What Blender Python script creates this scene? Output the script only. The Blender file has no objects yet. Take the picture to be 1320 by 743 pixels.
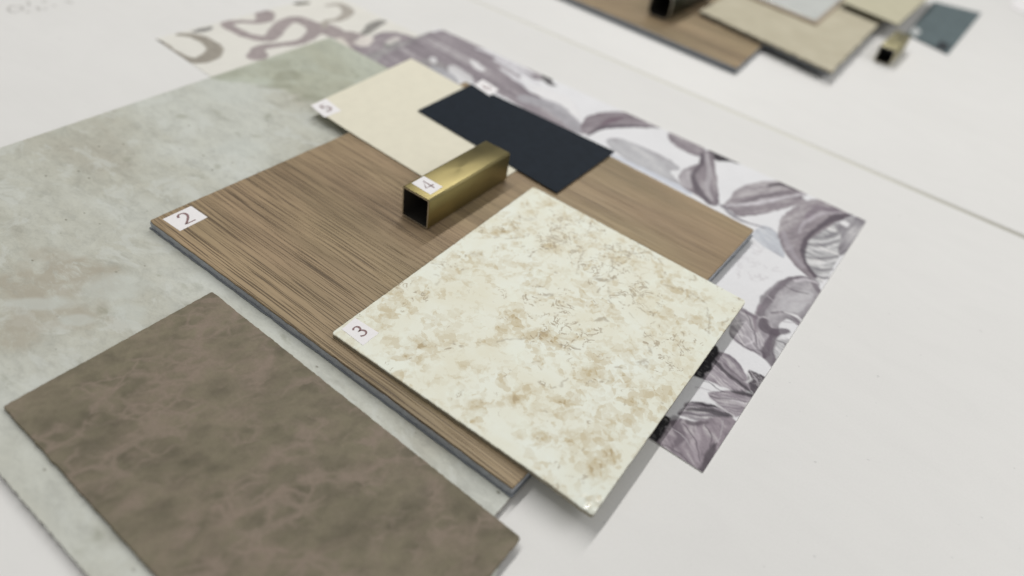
import bpy, bmesh, math, random
import numpy as np
from mathutils import Matrix, Vector

rng = np.random.default_rng(7)
S = bpy.context.scene
COL = S.collection

# ------------------------------------------------------------------ camera solve (from the vanishing points of the photo)
F = 906.96                      # focal length in photo pixels (1320 wide)
CX, CY = 660.0, 371.5
R = np.array([[0.7886537601458907, 0.48335986600696423, -0.37998485041048335],
              [0.6000380203254668, -0.47029977713295873, 0.6471263352642853],
              [0.13408810824097178, -0.7383639749895841, -0.6609379847352841]])
H = 0.25
C0 = np.array([0, 0, H])


def at(px, py, z=0.0):
    """table-space point seen at this photo pixel, at height z (metres)"""
    r = R @ np.array([px - CX, py - CY, F])
    return C0 + (z - H) / r[2] * r


def at2(p, z=0.0):
    return at(p[0], p[1], z)[:2]


# ------------------------------------------------------------------ small helpers
def lin(*c):
    return tuple(((v / 255 / 12.92) if v / 255 <= 0.04045 else ((v / 255 + 0.055) / 1.055) ** 2.4) for v in c)


def thing(name, label, cat, loc, group=None):
    o = bpy.data.objects.new(name, None)
    o.empty_display_size = 0.01
    COL.objects.link(o)
    o.location = loc
    o['label'] = label
    o['category'] = cat
    if group:
        o['group'] = group
    bpy.context.view_layer.update()
    return o


def link(name, me, parent=None, mats=(), smooth=False):
    for m in mats:
        me.materials.append(m)
    o = bpy.data.objects.new(name, me)
    COL.objects.link(o)
    if parent is not None:
        o.parent = parent
        w = Vector((0, 0, 0))
        q = parent
        while q is not None:
            w += q.location
            q = q.parent
        # mesh data are given in world space: shift so that local + parent location = world
        me.transform(Matrix.Translation(-w))
    if smooth:
        me.polygons.foreach_set('use_smooth', [True] * len(me.polygons))
    me.update()
    return o


def vnoise(x, y, seed=0):
    """value noise, vectorised, 0..1"""
    xi = np.floor(x).astype(np.int64)
    yi = np.floor(y).astype(np.int64)
    xf = x - xi
    yf = y - yi
    u = xf * xf * (3 - 2 * xf)
    v = yf * yf * (3 - 2 * yf)

    def h(a, b):
        n = (a * 374761393 + b * 668265263 + seed * 1442695041) & 0xffffffff
        n = ((n ^ (n >> 13)) * 1274126177) & 0xffffffff
        return ((n ^ (n >> 16)) & 0xffff) / 65535.0
    return (h(xi, yi) * (1 - u) + h(xi + 1, yi) * u) * (1 - v) + (h(xi, yi + 1) * (1 - u) + h(xi + 1, yi + 1) * u) * v


def fbm(x, y, seed=0, o=4):
    s = 0
    a = 0.5
    t = 0
    for i in range(o):
        s = s + a * vnoise(x * 2 ** i, y * 2 ** i, seed + i * 17)
        t += a
        a *= 0.5
    return s / t


def sheet(name, quad, z0, z1, mats, parent, step=0.004, edge_r=0.0, corner_r=0.0, zfun=None, paint=None,
          wav=0.0, seed=1, smooth=True):
    """A slab: gridded top (rounded edges and corners), side walls, bottom. quad: 4 xy corners, ccw or cw.
    mats[0] = top, mats[-1] = sides and bottom. paint(x, y) -> rgb arrays for the colour attribute."""
    q = np.array(quad, float)
    area = 0.5 * sum(q[i][0] * q[(i + 1) % 4][1] - q[(i + 1) % 4][0] * q[i][1] for i in range(4))
    if area < 0:
        q = q[[0, 3, 2, 1]]
    L1 = (np.linalg.norm(q[1] - q[0]) + np.linalg.norm(q[2] - q[3])) / 2
    L2 = (np.linalg.norm(q[3] - q[0]) + np.linalg.norm(q[2] - q[1])) / 2
    n = max(2, int(L1 / step))
    m = max(2, int(L2 / step))

    def axis(L, k):
        a = np.linspace(0, 1, k + 1)
        if edge_r > 0:
            ex = np.array([0, .03, .12, .3, .6, 1.0]) * edge_r / L
            a = a[(a > edge_r / L * 1.2) & (a < 1 - edge_r / L * 1.2)]
            a = np.concatenate([ex, a, 1 - ex[::-1]])
        if corner_r > edge_r:
            ex = np.linspace(0, 1, 7)[1:] * corner_r / L
            a = np.unique(np.round(np.concatenate([a, ex, 1 - ex]), 7))
        return a
    U = axis(L1, n)
    V = axis(L2, m)
    nu, nv = len(U), len(V)
    uu, vv = np.meshgrid(U, V, indexing='ij')
    su = uu * L1
    sv = vv * L2
    # rounded corners
    if corner_r > 0:
        for fu in (0, 1):
            for fv in (0, 1):
                a = su if fu == 0 else L1 - su
                b = sv if fv == 0 else L2 - sv
                k = (a < corner_r) & (b < corner_r)
                da = corner_r - a
                db = corner_r - b
                mx = np.maximum(da, db)
                d = np.sqrt(da * da + db * db) + 1e-12
                f = mx / d
                a2 = corner_r - da * f
                b2 = corner_r - db * f
                su = np.where(k, a2 if fu == 0 else L1 - a2, su)
                sv = np.where(k, b2 if fv == 0 else L2 - b2, sv)
    uu = su / L1
    vv = sv / L2
    if wav > 0:
        e = lambda t, s: (fbm(t * 60, t * 0 + s, seed) - 0.5) * wav * 2
        uu = uu + (e(vv * L2 / .1, 1.3) * (1 - uu) + e(vv * L2 / .1, 7.7) * uu) / L1
        vv = vv + (e(uu * L1 / .1, 3.1) * (1 - vv) + e(uu * L1 / .1, 9.2) * vv) / L2
    P = ((1 - uu) * (1 - vv))[..., None] * q[0] + (uu * (1 - vv))[..., None] * q[1] + (uu * vv)[..., None] * q[2] + ((1 - uu) * vv)[..., None] * q[3]
    I, J = np.meshgrid(U, V, indexing='ij')
    dist = np.minimum(np.minimum(I * L1, (1 - I) * L1), np.minimum(J * L2, (1 - J) * L2))
    Z = np.full((nu, nv), z1, float)
    if edge_r > 0:
        d = np.clip(dist / edge_r, 0, 1)
        Z -= edge_r * (1 - np.sqrt(1 - (1 - d) ** 2))
    lift = zfun(P[..., 0], P[..., 1]) if zfun else np.zeros((nu, nv))
    Z += lift
    top = np.dstack([P, Z]).reshape(-1, 3)
    idx = np.arange(nu * nv).reshape(nu, nv)
    f = np.stack([idx[:-1, :-1], idx[1:, :-1], idx[1:, 1:], idx[:-1, 1:]], -1).reshape(-1, 4)
    ring = np.concatenate([idx[:, 0], idx[-1, 1:], idx[-2::-1, -1], idx[0, -2:0:-1]])
    bz = z0 + lift.reshape(-1)[ring]
    bot = np.column_stack([top[ring, :2], bz])
    base = nu * nv
    k = len(ring)
    rt = top[ring].copy()                       # duplicate the rim so the wall shades flat
    verts = np.vstack([top, rt, bot])
    a = base + np.arange(k)
    a2 = base + (np.arange(k) + 1) % k
    side = np.column_stack([a + k, a2 + k, a2, a])
    me = bpy.data.meshes.new(name)
    faces = [tuple(x) for x in np.vstack([f, side]).tolist()]
    if not zfun:
        faces.append(tuple((base + k + np.arange(k))[::-1].tolist()))
    me.from_pydata(verts.tolist(), [], faces)
    mi = np.zeros(len(faces), np.int32)
    mi[len(f):] = len(mats) - 1
    for mm in mats:
        me.materials.append(mm)
    me.polygons.foreach_set('material_index', mi)
    sm = np.zeros(len(faces), bool)
    sm[:len(f)] = smooth
    me.polygons.foreach_set('use_smooth', sm)
    if paint is not None:
        col = np.ones((len(verts), 4), np.float32)
        c = paint(verts[:, 0], verts[:, 1])
        col[:, :c.shape[1]] = c
        at_ = me.color_attributes.new('paint', 'FLOAT_COLOR', 'POINT')
        at_.data.foreach_set('color', col.reshape(-1))
    return link(name, me, parent)


# ------------------------------------------------------------------ materials
def newmat(name, rough=0.6, spec=0.4):
    m = bpy.data.materials.new(name)
    m.use_nodes = True
    nt = m.node_tree
    b = nt.nodes['Principled BSDF']
    b.inputs['Roughness'].default_value = rough
    b.inputs['Specular IOR Level'].default_value = spec
    return m, nt, b


class N:
    def __init__(self, nt):
        self.nt = nt

    def new(self, t, **kw):
        n = self.nt.nodes.new(t)
        for k, v in kw.items():
            setattr(n, k, v)
        return n

    def lk(self, a, b):
        self.nt.links.new(a, b)

    def coord(self, scale=(1, 1, 1), loc=(0, 0, 0), rot=(0, 0, 0)):
        g = self.new('ShaderNodeNewGeometry')
        mp = self.new('ShaderNodeMapping')
        mp.inputs['Scale'].default_value = scale
        mp.inputs['Location'].default_value = loc
        mp.inputs['Rotation'].default_value = rot
        tc = self.new('ShaderNodeTexCoord')
        self.lk(tc.outputs['Object'], mp.inputs['Vector'])
        self.nt.nodes.remove(g)
        return mp.outputs['Vector']

    def noise(self, vec, scale=5, detail=4, rough=0.55, dist=0.0, out='Fac'):
        n = self.new('ShaderNodeTexNoise')
        n.inputs['Scale'].default_value = scale
        n.inputs['Detail'].default_value = detail
        n.inputs['Roughness'].default_value = rough
        n.inputs['Distortion'].default_value = dist
        self.lk(vec, n.inputs['Vector'])
        return n.outputs[out]

    def ramp(self, fac, stops, interp='LINEAR'):
        n = self.new('ShaderNodeValToRGB')
        cr = n.color_ramp
        cr.interpolation = interp
        while len(cr.elements) > 1:
            cr.elements.remove(cr.elements[-1])
        first = True
        for p, c in stops:
            if not isinstance(c, tuple):
                c = (c, c, c)
            if first:
                cr.elements[0].position = p
                e = cr.elements[0]
                first = False
            else:
                e = cr.elements.new(p)
            e.color = (*c, 1)
        self.lk(fac, n.inputs['Fac'])
        return n.outputs['Color']

    def mix(self, fac, a, b, mode='MIX'):
        n = self.new('ShaderNodeMix', data_type='RGBA', blend_type=mode)
        for s, v in ((0, fac), (6, a), (7, b)):
            if isinstance(v, (int, float)):
                n.inputs[s].default_value = v if s == 0 else (v, v, v, 1)
            elif isinstance(v, tuple):
                n.inputs[s].default_value = (*v, 1)
            else:
                self.lk(v, n.inputs[s])
        return n.outputs[2]

    def math(self, op, a, b=0.0, clamp=False):
        n = self.new('ShaderNodeMath', operation=op, use_clamp=clamp)
        for i, v in enumerate((a, b)):
            if isinstance(v, (int, float)):
                n.inputs[i].default_value = v
            else:
                self.lk(v, n.inputs[i])
        return n.outputs[0]

    def bump(self, h, bsdf, strength=0.3, dist=0.0002):
        n = self.new('ShaderNodeBump')
        n.inputs['Strength'].default_value = strength
        n.inputs['Distance'].default_value = dist
        self.lk(h, n.inputs['Height'])
        self.lk(n.outputs['Normal'], bsdf.inputs['Normal'])


def simple(name, col, rough=0.6, spec=0.4, var=0.05, scale=300, bump=0.0, metallic=0.0):
    m, nt, b = newmat(name, rough, spec)
    n = N(nt)
    v = n.coord()
    f = n.noise(v, scale, 4)
    lo = tuple(max(0, c * (1 - var)) for c in col)
    hi = tuple(c * (1 + var) for c in col)
    n.lk(n.ramp(f, [(0.3, lo), (0.7, hi)]), b.inputs['Base Color'])
    b.inputs['Metallic'].default_value = metallic
    if bump:
        n.bump(n.noise(v, scale * 4, 3), b, bump, 0.0002)
    return m


# table laminate
def mat_table():
    m, nt, b = newmat('white_laminate', 0.42, 0.32)
    n = N(nt)
    v = n.coord()
    big = n.noise(v, 3.0, 3)
    fine = n.noise(v, 900, 2)
    c = n.ramp(big, [(0.3, (0.77, 0.762, 0.745)), (0.7, (0.80, 0.794, 0.78))])
    c = n.mix(0.05, c, n.ramp(fine, [(0.3, 0.55), (0.7, 0.95)]))
    c = n.mix(0.5, c, n.ramp(n.noise(n.coord((1, 2.5, 1), rot=(0, 0, .6)), 22, 6, 0.65, 0.8), [(0.30, 0.955), (0.6, 1.0)]), 'MULTIPLY')
    sp = n.ramp(n.noise(v, 260, 1, 0.5), [(0.76, 1.0), (0.80, 0.86)])
    c = n.mix(1.0, c, sp, 'MULTIPLY')
    n.lk(c, b.inputs['Base Color'])
    r = n.noise(v, 14, 4)
    rr = n.math('MULTIPLY_ADD', r, 0.12)
    nt.nodes[-1].inputs[2].default_value = 0.38
    n.lk(rr, b.inputs['Roughness'])
    n.bump(fine, b, 0.06, 0.0001)
    return m


def mat_wood():
    m, nt, b = newmat('oak_decor', 0.5, 0.25)
    n = N(nt)
    v = n.coord()
    # wavy warp of the grain
    warp = n.noise(n.coord((9, 22, 1)), 1.0, 3, out='Color')
    vm = n.new('ShaderNodeVectorMath', operation='MULTIPLY_ADD')
    n.lk(warp, vm.inputs[0])
    vm.inputs[1].default_value = (0.0, 0.0035, 0)
    n.lk(v, vm.inputs[2])
    wv = vm.outputs[0]

    def stretched(sx, sy, loc=(0, 0, 0)):
        mp = n.new('ShaderNodeMapping')
        mp.inputs['Scale'].default_value = (sx, sy, 1)
        mp.inputs['Location'].default_value = loc
        n.lk(wv, mp.inputs['Vector'])
        return mp.outputs[0]
    broad = n.noise(stretched(5, 48), 1.0, 5, 0.6)
    mid = n.noise(stretched(8, 560, (3, 1, 0)), 1.0, 6, 0.7)
    fine = n.noise(stretched(34, 1500, (1, 5, 0)), 1.0, 4, 0.65)
    c = n.ramp(broad, [(0.30, (0.190, 0.138, 0.082)), (0.44, (0.295, 0.219, 0.131)), (0.56, (0.385, 0.285, 0.172)), (0.70, (0.46, 0.338, 0.205))])
    # pinkish / olive drift across boards
    tint = n.noise(stretched(7, 20, (9, 2, 0)), 1.0, 2)
    c = n.mix(0.35, c, n.ramp(tint, [(0.35, (0.265, 0.215, 0.115)), (0.65, (0.38, 0.258, 0.165))]))
    c = n.mix(0.75, c, n.ramp(mid, [(0.30, 0.76), (0.46, 0.97), (0.70, 1.10)]), 'MULTIPLY')
    c = n.mix(0.45, c, n.ramp(fine, [(0.32, 0.62), (0.5, 1.0), (0.7, 1.12)]), 'MULTIPLY')
    # dark open pores, denser in some zones
    zone = n.noise(stretched(6, 17, (4, 8, 0)), 1.0, 2)
    sep = n.new('ShaderNodeSeparateXYZ')
    n.lk(v, sep.inputs[0])
    # zone gets denser towards the numbered end of the plank
    grad = n.math('MULTIPLY', sep.outputs[0], -1.9)
    grad2 = n.math('MULTIPLY', sep.outputs[1], -2.2)
    zz = n.math('ADD', n.math('ADD', zone, grad), grad2)
    zz = n.ramp(zz, [(0.20, 0.38), (0.62, 1.0)])
    pore = n.noise(stretched(15, 1500, (7, 3, 0)), 1.0, 2, 0.5)
    pm = n.ramp(pore, [(0.40, 1.0), (0.45, 0.0)])
    pmask = n.math('MULTIPLY', pm, zz)
    c = n.mix(n.math('MULTIPLY', pmask, 0.75), c, (0.075, 0.052, 0.034))
    # pale streaks beside the pores
    pale_streak = n.ramp(n.noise(stretched(15, 1500, (7, 3.4, 0)), 1.0, 2, 0.5), [(0.66, 0.0), (0.74, 1.0)])
    c = n.mix(n.math('MULTIPLY', n.math('MULTIPLY', pale_streak, zz), 0.35), c, (0.50, 0.40, 0.27))
    hsv = n.new('ShaderNodeHueSaturation')
    hsv.inputs['Saturation'].default_value = 0.98
    hsv.inputs['Hue'].default_value = 0.501
    n.lk(c, hsv.inputs['Color'])
    n.lk(hsv.outputs[0], b.inputs['Base Color'])
    hgt = n.math('SUBTRACT', n.math('MULTIPLY', fine, 0.3), n.math('MULTIPLY', pmask, 1.0))
    n.bump(hgt, b, 0.55, 0.00025)
    n.lk(n.ramp(mid, [(0.3, 0.52), (0.7, 0.38)]), b.inputs['Roughness'])
    return m


_d = at2((490, 606), .005) - at2((245, 661), .005)
LEA_ANG = math.degrees(math.atan2(_d[1], _d[0]))


def mat_leather():
    m, nt, b = newmat('taupe_leather', 0.66, 0.22)
    n = N(nt)
    v = n.coord()
    cl = n.noise(v, 24, 6, 0.62, 0.4)
    c = n.ramp(cl, [(0.28, (0.130, 0.114, 0.079)), (0.5, (0.158, 0.139, 0.096)), (0.72, (0.188, 0.162, 0.115))])
    # crackle: darker rounded cells parted by paler worn veins, warped and stretched along the hide
    wn = n.noise(v, 95, 4, out='Color')
    vm = n.new('ShaderNodeVectorMath', operation='MULTIPLY_ADD')
    n.lk(wn, vm.inputs[0])
    vm.inputs[1].default_value = (0.010, 0.010, 0)
    mp = n.coord((1, 1, 1))
    n.lk(mp, vm.inputs[2])
    rot = n.new('ShaderNodeMapping')
    rot.inputs['Rotation'].default_value = (0, 0, math.radians(-LEA_ANG))
    n.lk(vm.outputs[0], rot.inputs['Vector'])
    sc = n.new('ShaderNodeMapping')
    sc.inputs['Scale'].default_value = (0.72, 1.15, 1)
    n.lk(rot.outputs[0], sc.inputs['Vector'])
    for scale, amt in ((230, .25), (115, .45), (48, .30)):
        vo = n.new('ShaderNodeTexVoronoi', feature='SMOOTH_F1')
        vo.inputs['Scale'].default_value = scale
        vo.inputs['Smoothness'].default_value = 0.6
        n.lk(sc.outputs[0], vo.inputs['Vector'])
        c = n.mix(amt, c, n.ramp(vo.outputs['Distance'], [(0.08, 0.66), (0.32, 0.95), (0.62, 1.32)]), 'MULTIPLY')
    lat = n.new('ShaderNodeAttribute')
    lat.attribute_name = 'paint'
    lsp = n.new('ShaderNodeSeparateColor')
    n.lk(lat.outputs['Color'], lsp.inputs['Color'])
    band = lsp.outputs[0]
    for scale, w0 in ((125, .06), (62, .045)):
        ve = n.new('ShaderNodeTexVoronoi', feature='DISTANCE_TO_EDGE')
        ve.inputs['Scale'].default_value = scale
        n.lk(sc.outputs[0], ve.inputs['Vector'])
        vv_ = n.ramp(ve.outputs['Distance'], [(0.0, 0.85), (w0, 0.45), (w0 * 2.4, 0.0)])
        on = n.ramp(n.math('ADD', n.noise(v, 60, 3), n.math('MULTIPLY', band, 0.30)), [(0.48, 0.08), (0.66, 1.0)])
        c = n.mix(n.math('MULTIPLY', vv_, on), c, (0.258, 0.208, 0.164))
    c = n.mix(n.math('MULTIPLY', band, n.ramp(n.noise(v, 110, 5, 0.65), [(0.40, 0.0), (0.62, 0.8)])), c, (0.262, 0.208, 0.164))
    st = n.noise(sc.outputs[0], 27, 5, 0.6, 0.6)
    rid = n.math('ABSOLUTE', n.math('SUBTRACT', st, 0.5))
    rm = n.ramp(rid, [(0.0, 0.4), (0.02, 0.2), (0.06, 0.0)])
    msk = n.ramp(n.noise(v, 19, 2), [(0.40, 0.0), (0.60, 1.0)])
    c = n.mix(n.math('MULTIPLY', rm, msk), c, (0.27, 0.212, 0.168))
    patch = n.ramp(n.noise(sc.outputs[0], 30, 6, 0.7), [(0.56, 0.0), (0.70, 0.35)])
    c = n.mix(patch, c, (0.225, 0.188, 0.148))
    c = n.mix(0.35, c, n.ramp(n.noise(v, 650, 3, 0.7), [(0.3, 0.8), (0.7, 1.15)]), 'MULTIPLY')
    n.lk(c, b.inputs['Base Color'])
    vo = n.new('ShaderNodeTexVoronoi', feature='DISTANCE_TO_EDGE')
    vo.inputs['Scale'].default_value = 1100
    n.lk(v, vo.inputs['Vector'])
    h = n.math('ADD', n.math('MULTIPLY', n.ramp(vo.outputs['Distance'], [(0.0, 0.0), (0.25, 1.0)]), 0.5), n.noise(v, 160, 4))
    n.bump(h, b, 0.22, 0.0003)
    return m


def mat_tile():
    m, nt, b = newmat('sage_stone_decor', 0.5, 0.35)
    n = N(nt)
    v = n.coord()
    w = n.coord((1, 1.7, 1))
    big = n.noise(w, 9, 6, 0.55, 0.7)
    c = n.ramp(big, [(0.30, (0.455, 0.440, 0.372)), (0.43, (0.520, 0.522, 0.455)), (0.55, (0.568, 0.580, 0.525)), (0.75, (0.615, 0.635, 0.592))])
    mid = n.noise(w, 55, 6, 0.6, 0.9)
    c = n.mix(0.55, c, n.ramp(mid, [(0.34, 0.80), (0.5, 1.0), (0.68, 1.08)]), 'MULTIPLY')
    c = n.mix(0.5, c, n.ramp(n.noise(w, 170, 6, 0.72, 0.5), [(0.38, 0.84), (0.48, 1.0), (0.62, 1.09)]), 'MULTIPLY')
    c = n.mix(0.35, c, n.ramp(n.noise(v, 900, 3, 0.7), [(0.32, 0.86), (0.7, 1.08)]), 'MULTIPLY')
    # brown-green soft stains
    stn = n.ramp(n.noise(n.coord((1, 2.1, 1), loc=(.3, .1, 0)), 30, 4, 0.6, 0.4), [(0.62, 0.0), (0.78, 0.75)])
    c = n.mix(stn, c, (0.235, 0.245, 0.175))
    # small travertine pits with a pale rim
    vo = n.new('ShaderNodeTexVoronoi', feature='F1')
    vo.inputs['Scale'].default_value = 85
    vo.inputs['Randomness'].default_value = 1.0
    n.lk(n.coord((1, 1.5, 1)), vo.inputs['Vector'])
    sel = n.ramp(n.noise(v, 31, 1), [(0.45, 0.0), (0.50, 1.0)])
    pit = n.ramp(vo.outputs['Distance'], [(0.05, 1.0), (0.10, 0.0)])
    c = n.mix(n.math('MULTIPLY', n.math('MULTIPLY', pit, sel), 0.8), c, (0.21, 0.20, 0.155))
    pale = n.ramp(n.noise(n.coord((1, 1.5, 1), loc=(.7, .2, 0)), 34, 7, 0.66, 0.5), [(0.54, 0.0), (0.60, 0.5)])
    c = n.mix(pale, c, (0.63, 0.65, 0.61))
    at_ = n.new('ShaderNodeAttribute')
    at_.attribute_name = 'paint'
    sp = n.new('ShaderNodeSeparateColor')
    n.lk(at_.outputs['Color'], sp.inputs['Color'])
    brk = n.ramp(n.noise(w, 120, 6, 0.7, 0.6), [(0.36, 0.15), (0.52, 1.0)])
    c = n.mix(n.math('MULTIPLY', n.math('MULTIPLY', sp.outputs[0], brk), 0.8), c, (0.42, 0.385, 0.31))
    c = n.mix(n.math('MULTIPLY', sp.outputs[1], 0.6), c, (0.58, 0.61, 0.57))
    c = n.mix(n.math('MULTIPLY', at_.outputs['Alpha'], 1.0), c, n.mix(1.0, c, (0.86, 0.885, 0.82), 'MULTIPLY'))
    c = n.mix(n.math('MULTIPLY', sp.outputs[2], 0.6), c, (0.30, 0.305, 0.23))
    n.lk(c, b.inputs['Base Color'])
    n.bump(n.math('ADD', n.noise(v, 420, 3), n.math('MULTIPLY', mid, 2.0)), b, 0.10, 0.0003)
    return m


def mat_marble():
    m, nt, b = newmat('cream_marble_glaze', 0.5, 0.28)
    n = N(nt)
    v = n.coord()
    at_ = n.new('ShaderNodeAttribute')
    at_.attribute_name = 'paint'
    sp = n.new('ShaderNodeSeparateColor')
    n.lk(at_.outputs['Color'], sp.inputs['Color'])
    base = n.ramp(n.noise(v, 34, 5, 0.55, 0.4), [(0.3, (0.77, 0.75, 0.61)), (0.5, (0.805, 0.81, 0.70)), (0.70, (0.83, 0.86, 0.78))])
    # palette-knife facets: warped voronoi cells give hard-edged tan flakes, at two sizes
    wn = n.noise(v, 110, 4, 0.7, out='Color')
    vm = n.new('ShaderNodeVectorMath', operation='MULTIPLY_ADD')
    n.lk(wn, vm.inputs[0])
    vm.inputs[1].default_value = (0.007, 0.007, 0)
    n.lk(v, vm.inputs[2])

    def facets(scale):
        vo = n.new('ShaderNodeTexVoronoi', feature='F1')
        vo.inputs['Scale'].default_value = scale
        n.lk(vm.outputs[0], vo.inputs['Vector'])
        ce = n.new('ShaderNodeSeparateColor')
        n.lk(vo.outputs['Color'], ce.inputs['Color'])
        return ce
    cell = facets(170)
    cell2 = facets(380)
    big = n.noise(v, 45, 6, 0.66, 0.3)
    t = n.math('ADD', n.math('MULTIPLY', big, 0.80), n.math('MULTIPLY', cell.outputs[0], 0.20))
    t = n.math('ADD', t, n.math('MULTIPLY', cell2.outputs[0], 0.20))
    t = n.math('ADD', t, n.math('MULTIPLY', sp.outputs[0], 0.22))
    tan = n.ramp(t, [(0.595, 0.0), (0.605, 0.12), (0.635, 0.13), (0.645, 0.24), (0.705, 0.27), (0.715, 0.46), (0.79, 0.52), (0.80, 0.70), (0.89, 0.74), (0.90, 0.95)])
    c = n.mix(tan, base, (0.55, 0.455, 0.275))
    t2 = n.ramp(n.math('ADD', t, n.math('MULTIPLY', cell.outputs[1], 0.10)), [(0.96, 0.0), (1.0, 0.5)])
    c = n.mix(t2, c, (0.38, 0.29, 0.17))
    # white knife strokes
    wh = n.ramp(n.math('ADD', n.noise(v, 95, 3), n.math('MULTIPLY', cell.outputs[2], 0.18)), [(0.66, 0.0), (0.74, 0.5)])
    c = n.mix(wh, c, (0.83, 0.86, 0.76))
    # thin brown / grey squiggles = contour lines of a noise, only where painted mask allows
    ln = n.noise(v, 120, 3, 0.6, 1.2)
    rid = n.math('ABSOLUTE', n.math('SUBTRACT', ln, 0.5))
    lm = n.ramp(rid, [(0.0, 1.0), (0.02, 0.9), (0.028, 0.0)])
    gate = n.ramp(n.math('ADD', n.noise(v, 150, 2), n.math('MULTIPLY', sp.outputs[1], 0.26)), [(0.62, 0.0), (0.70, 1.0)])
    c = n.mix(n.math('MULTIPLY', n.math('MULTIPLY', lm, gate), 0.6), c, (0.30, 0.22, 0.13))
    # painted darker specks and strokes
    c = n.mix(n.math('MULTIPLY', sp.outputs[2], 0.8), c, (0.27, 0.20, 0.12))
    n.lk(c, b.inputs['Base Color'])
    n.lk(n.math('SUBTRACT', 0.5, n.math('MULTIPLY', at_.outputs['Alpha'], 0.42)), b.inputs['Roughness'])
    n.lk(n.math('ADD', 0.28, n.math('MULTIPLY', at_.outputs['Alpha'], 0.6)), b.inputs['Specular IOR Level'])
    n.bump(n.math('ADD', n.noise(v, 150, 3), cell.outputs[1]), b, 0.035, 0.0002)
    return m


def mat_painted(name, rough=0.6, fibre=0.04):
    m, nt, b = newmat(name, rough, 0.3)
    n = N(nt)
    v = n.coord()
    at_ = n.new('ShaderNodeAttribute')
    at_.attribute_name = 'paint'
    c = n.mix(fibre * 4, at_.outputs['Color'], n.ramp(n.noise(v, 700, 4, 0.7), [(0.3, 0.72), (0.7, 1.1)]), 'MULTIPLY')
    n.lk(c, b.inputs['Base Color'])
    n.bump(n.noise(v, 1600, 2), b, 0.12, 0.0001)
    return m


def mat_brass(name='brushed_brass', col=(0.31, 0.262, 0.122), rough=0.46):
    m, nt, b = newmat(name, rough, 0.5)
    n = N(nt)
    b.inputs['Metallic'].default_value = 1.0
    v = n.coord((260, 9000, 9000))
    st = n.noise(v, 1.0, 4, 0.6)
    bl = n.noise(n.coord(), 70, 4)
    c = n.mix(0.2, col, n.ramp(bl, [(0.3, tuple(x * .72 for x in col)), (0.7, tuple(min(1, x * 1.2) for x in col))]))
    c = n.mix(0.35, c, n.ramp(st, [(0.3, 0.75), (0.7, 1.15)]), 'MULTIPLY')
    n.lk(c, b.inputs['Base Color'])
    n.lk(n.ramp(bl, [(0.3, rough - .02), (0.7, rough + .03)]), b.inputs['Roughness'])
    b.inputs['Anisotropic'].default_value = 0.4
    n.bump(st, b, 0.05, 0.0001)
    return m


M_table = mat_table()
M_wood = mat_wood()
M_leather = mat_leather()
M_tile = mat_tile()
M_marble = mat_marble()
M_print = mat_painted('printed_wallpaper')
M_brass = mat_brass()
M_core = simple('grey_vinyl_core', (0.42, 0.44, 0.475), 0.55, 0.35, 0.14, 500, 0.25)
M_tile_side = simple('stone_sheet_edge', (0.33, 0.305, 0.28), 0.7, 0.2, 0.12, 400, 0.1)
M_marble_side = simple('shaded_marble_edge', (0.30, 0.27, 0.20), 0.4, 0.4, 0.12, 400)  # darkened to put the shadow line below the sheet into its edge
M_card = simple('cream_card', (0.765, 0.73, 0.60), 0.7, 0.25, 0.025, 120, 0.12)
M_card_edge = simple('card_edge', (0.60, 0.55, 0.42), 0.8, 0.1, 0.05, 400)
M_navy = simple('navy_card', (0.0125, 0.0180, 0.0265), 0.6, 0.10, 0.12, 150, 0.06)
M_label = simple('white_label_paper', (0.86, 0.84, 0.85), 0.6, 0.3, 0.02, 500, 0.04)
M_ink = simple('brown_ink', (0.27, 0.175, 0.175), 0.7, 0.2, 0.1, 900)
M_leather_side = simple('leather_cut_edge', (0.12, 0.10, 0.085), 0.85, 0.1, 0.2, 800, 0.3)
M_paper_side = simple('paper_edge', (0.62, 0.60, 0.60), 0.8, 0.1, 0.05, 400)
M_slate = simple('slate_core', (0.20, 0.215, 0.235), 0.55, 0.3, 0.1, 300)
M_seam = simple('seam_shadow_gap', (0.22, 0.22, 0.18), 0.8, 0.1, 0.1, 100)

# ------------------------------------------------------------------ layers (metres above the table)
Z_CURL = 0.0003
Z_FLORAL = 0.0006
Z_TILE0, Z_TILE = 0.00075, 0.0031
Z_WOOD0, Z_WOOD = 0.0032, 0.0086
Z_MAR0, Z_MAR = 0.0088, 0.0112

# ------------------------------------------------------------------ tables
seam_a = at2((610, 0))
seam_b = at2((1320, 305))
yseam = lambda x: seam_a[1] + (seam_b[1] - seam_a[1]) * (x - seam_a[0]) / (seam_b[0] - seam_a[0])


def table(name, quad, label):
    o = sheet(name, quad, -0.018, 0.0, [M_table, M_table], None, step=0.25, edge_r=0.0009, corner_r=0.0)
    o['kind'] = 'structure'
    o['label'] = label
    return o


G0, G1 = 0.0002, 0.0052      # the joint opens towards the right
near = table('tabletop', [(-1.3, -0.9), (1.2, -0.9), (1.2, yseam(1.2) - G1), (-1.3, yseam(-1.3) - G0)],
             'white laminate tabletop carrying the numbered samples')
far = table('tabletop', [(-1.3, yseam(-1.3) + G0), (1.2, yseam(1.2) + G1), (1.2, 2.4), (-1.3, 2.4)],
            'white laminate tabletop beyond the seam carrying the second sample group')
M_band, nt, b = newmat('edge_band_filler', .6, .2)
n = N(nt)
sxz = n.new('ShaderNodeSeparateXYZ')
n.lk(n.coord(), sxz.inputs[0])
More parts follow.
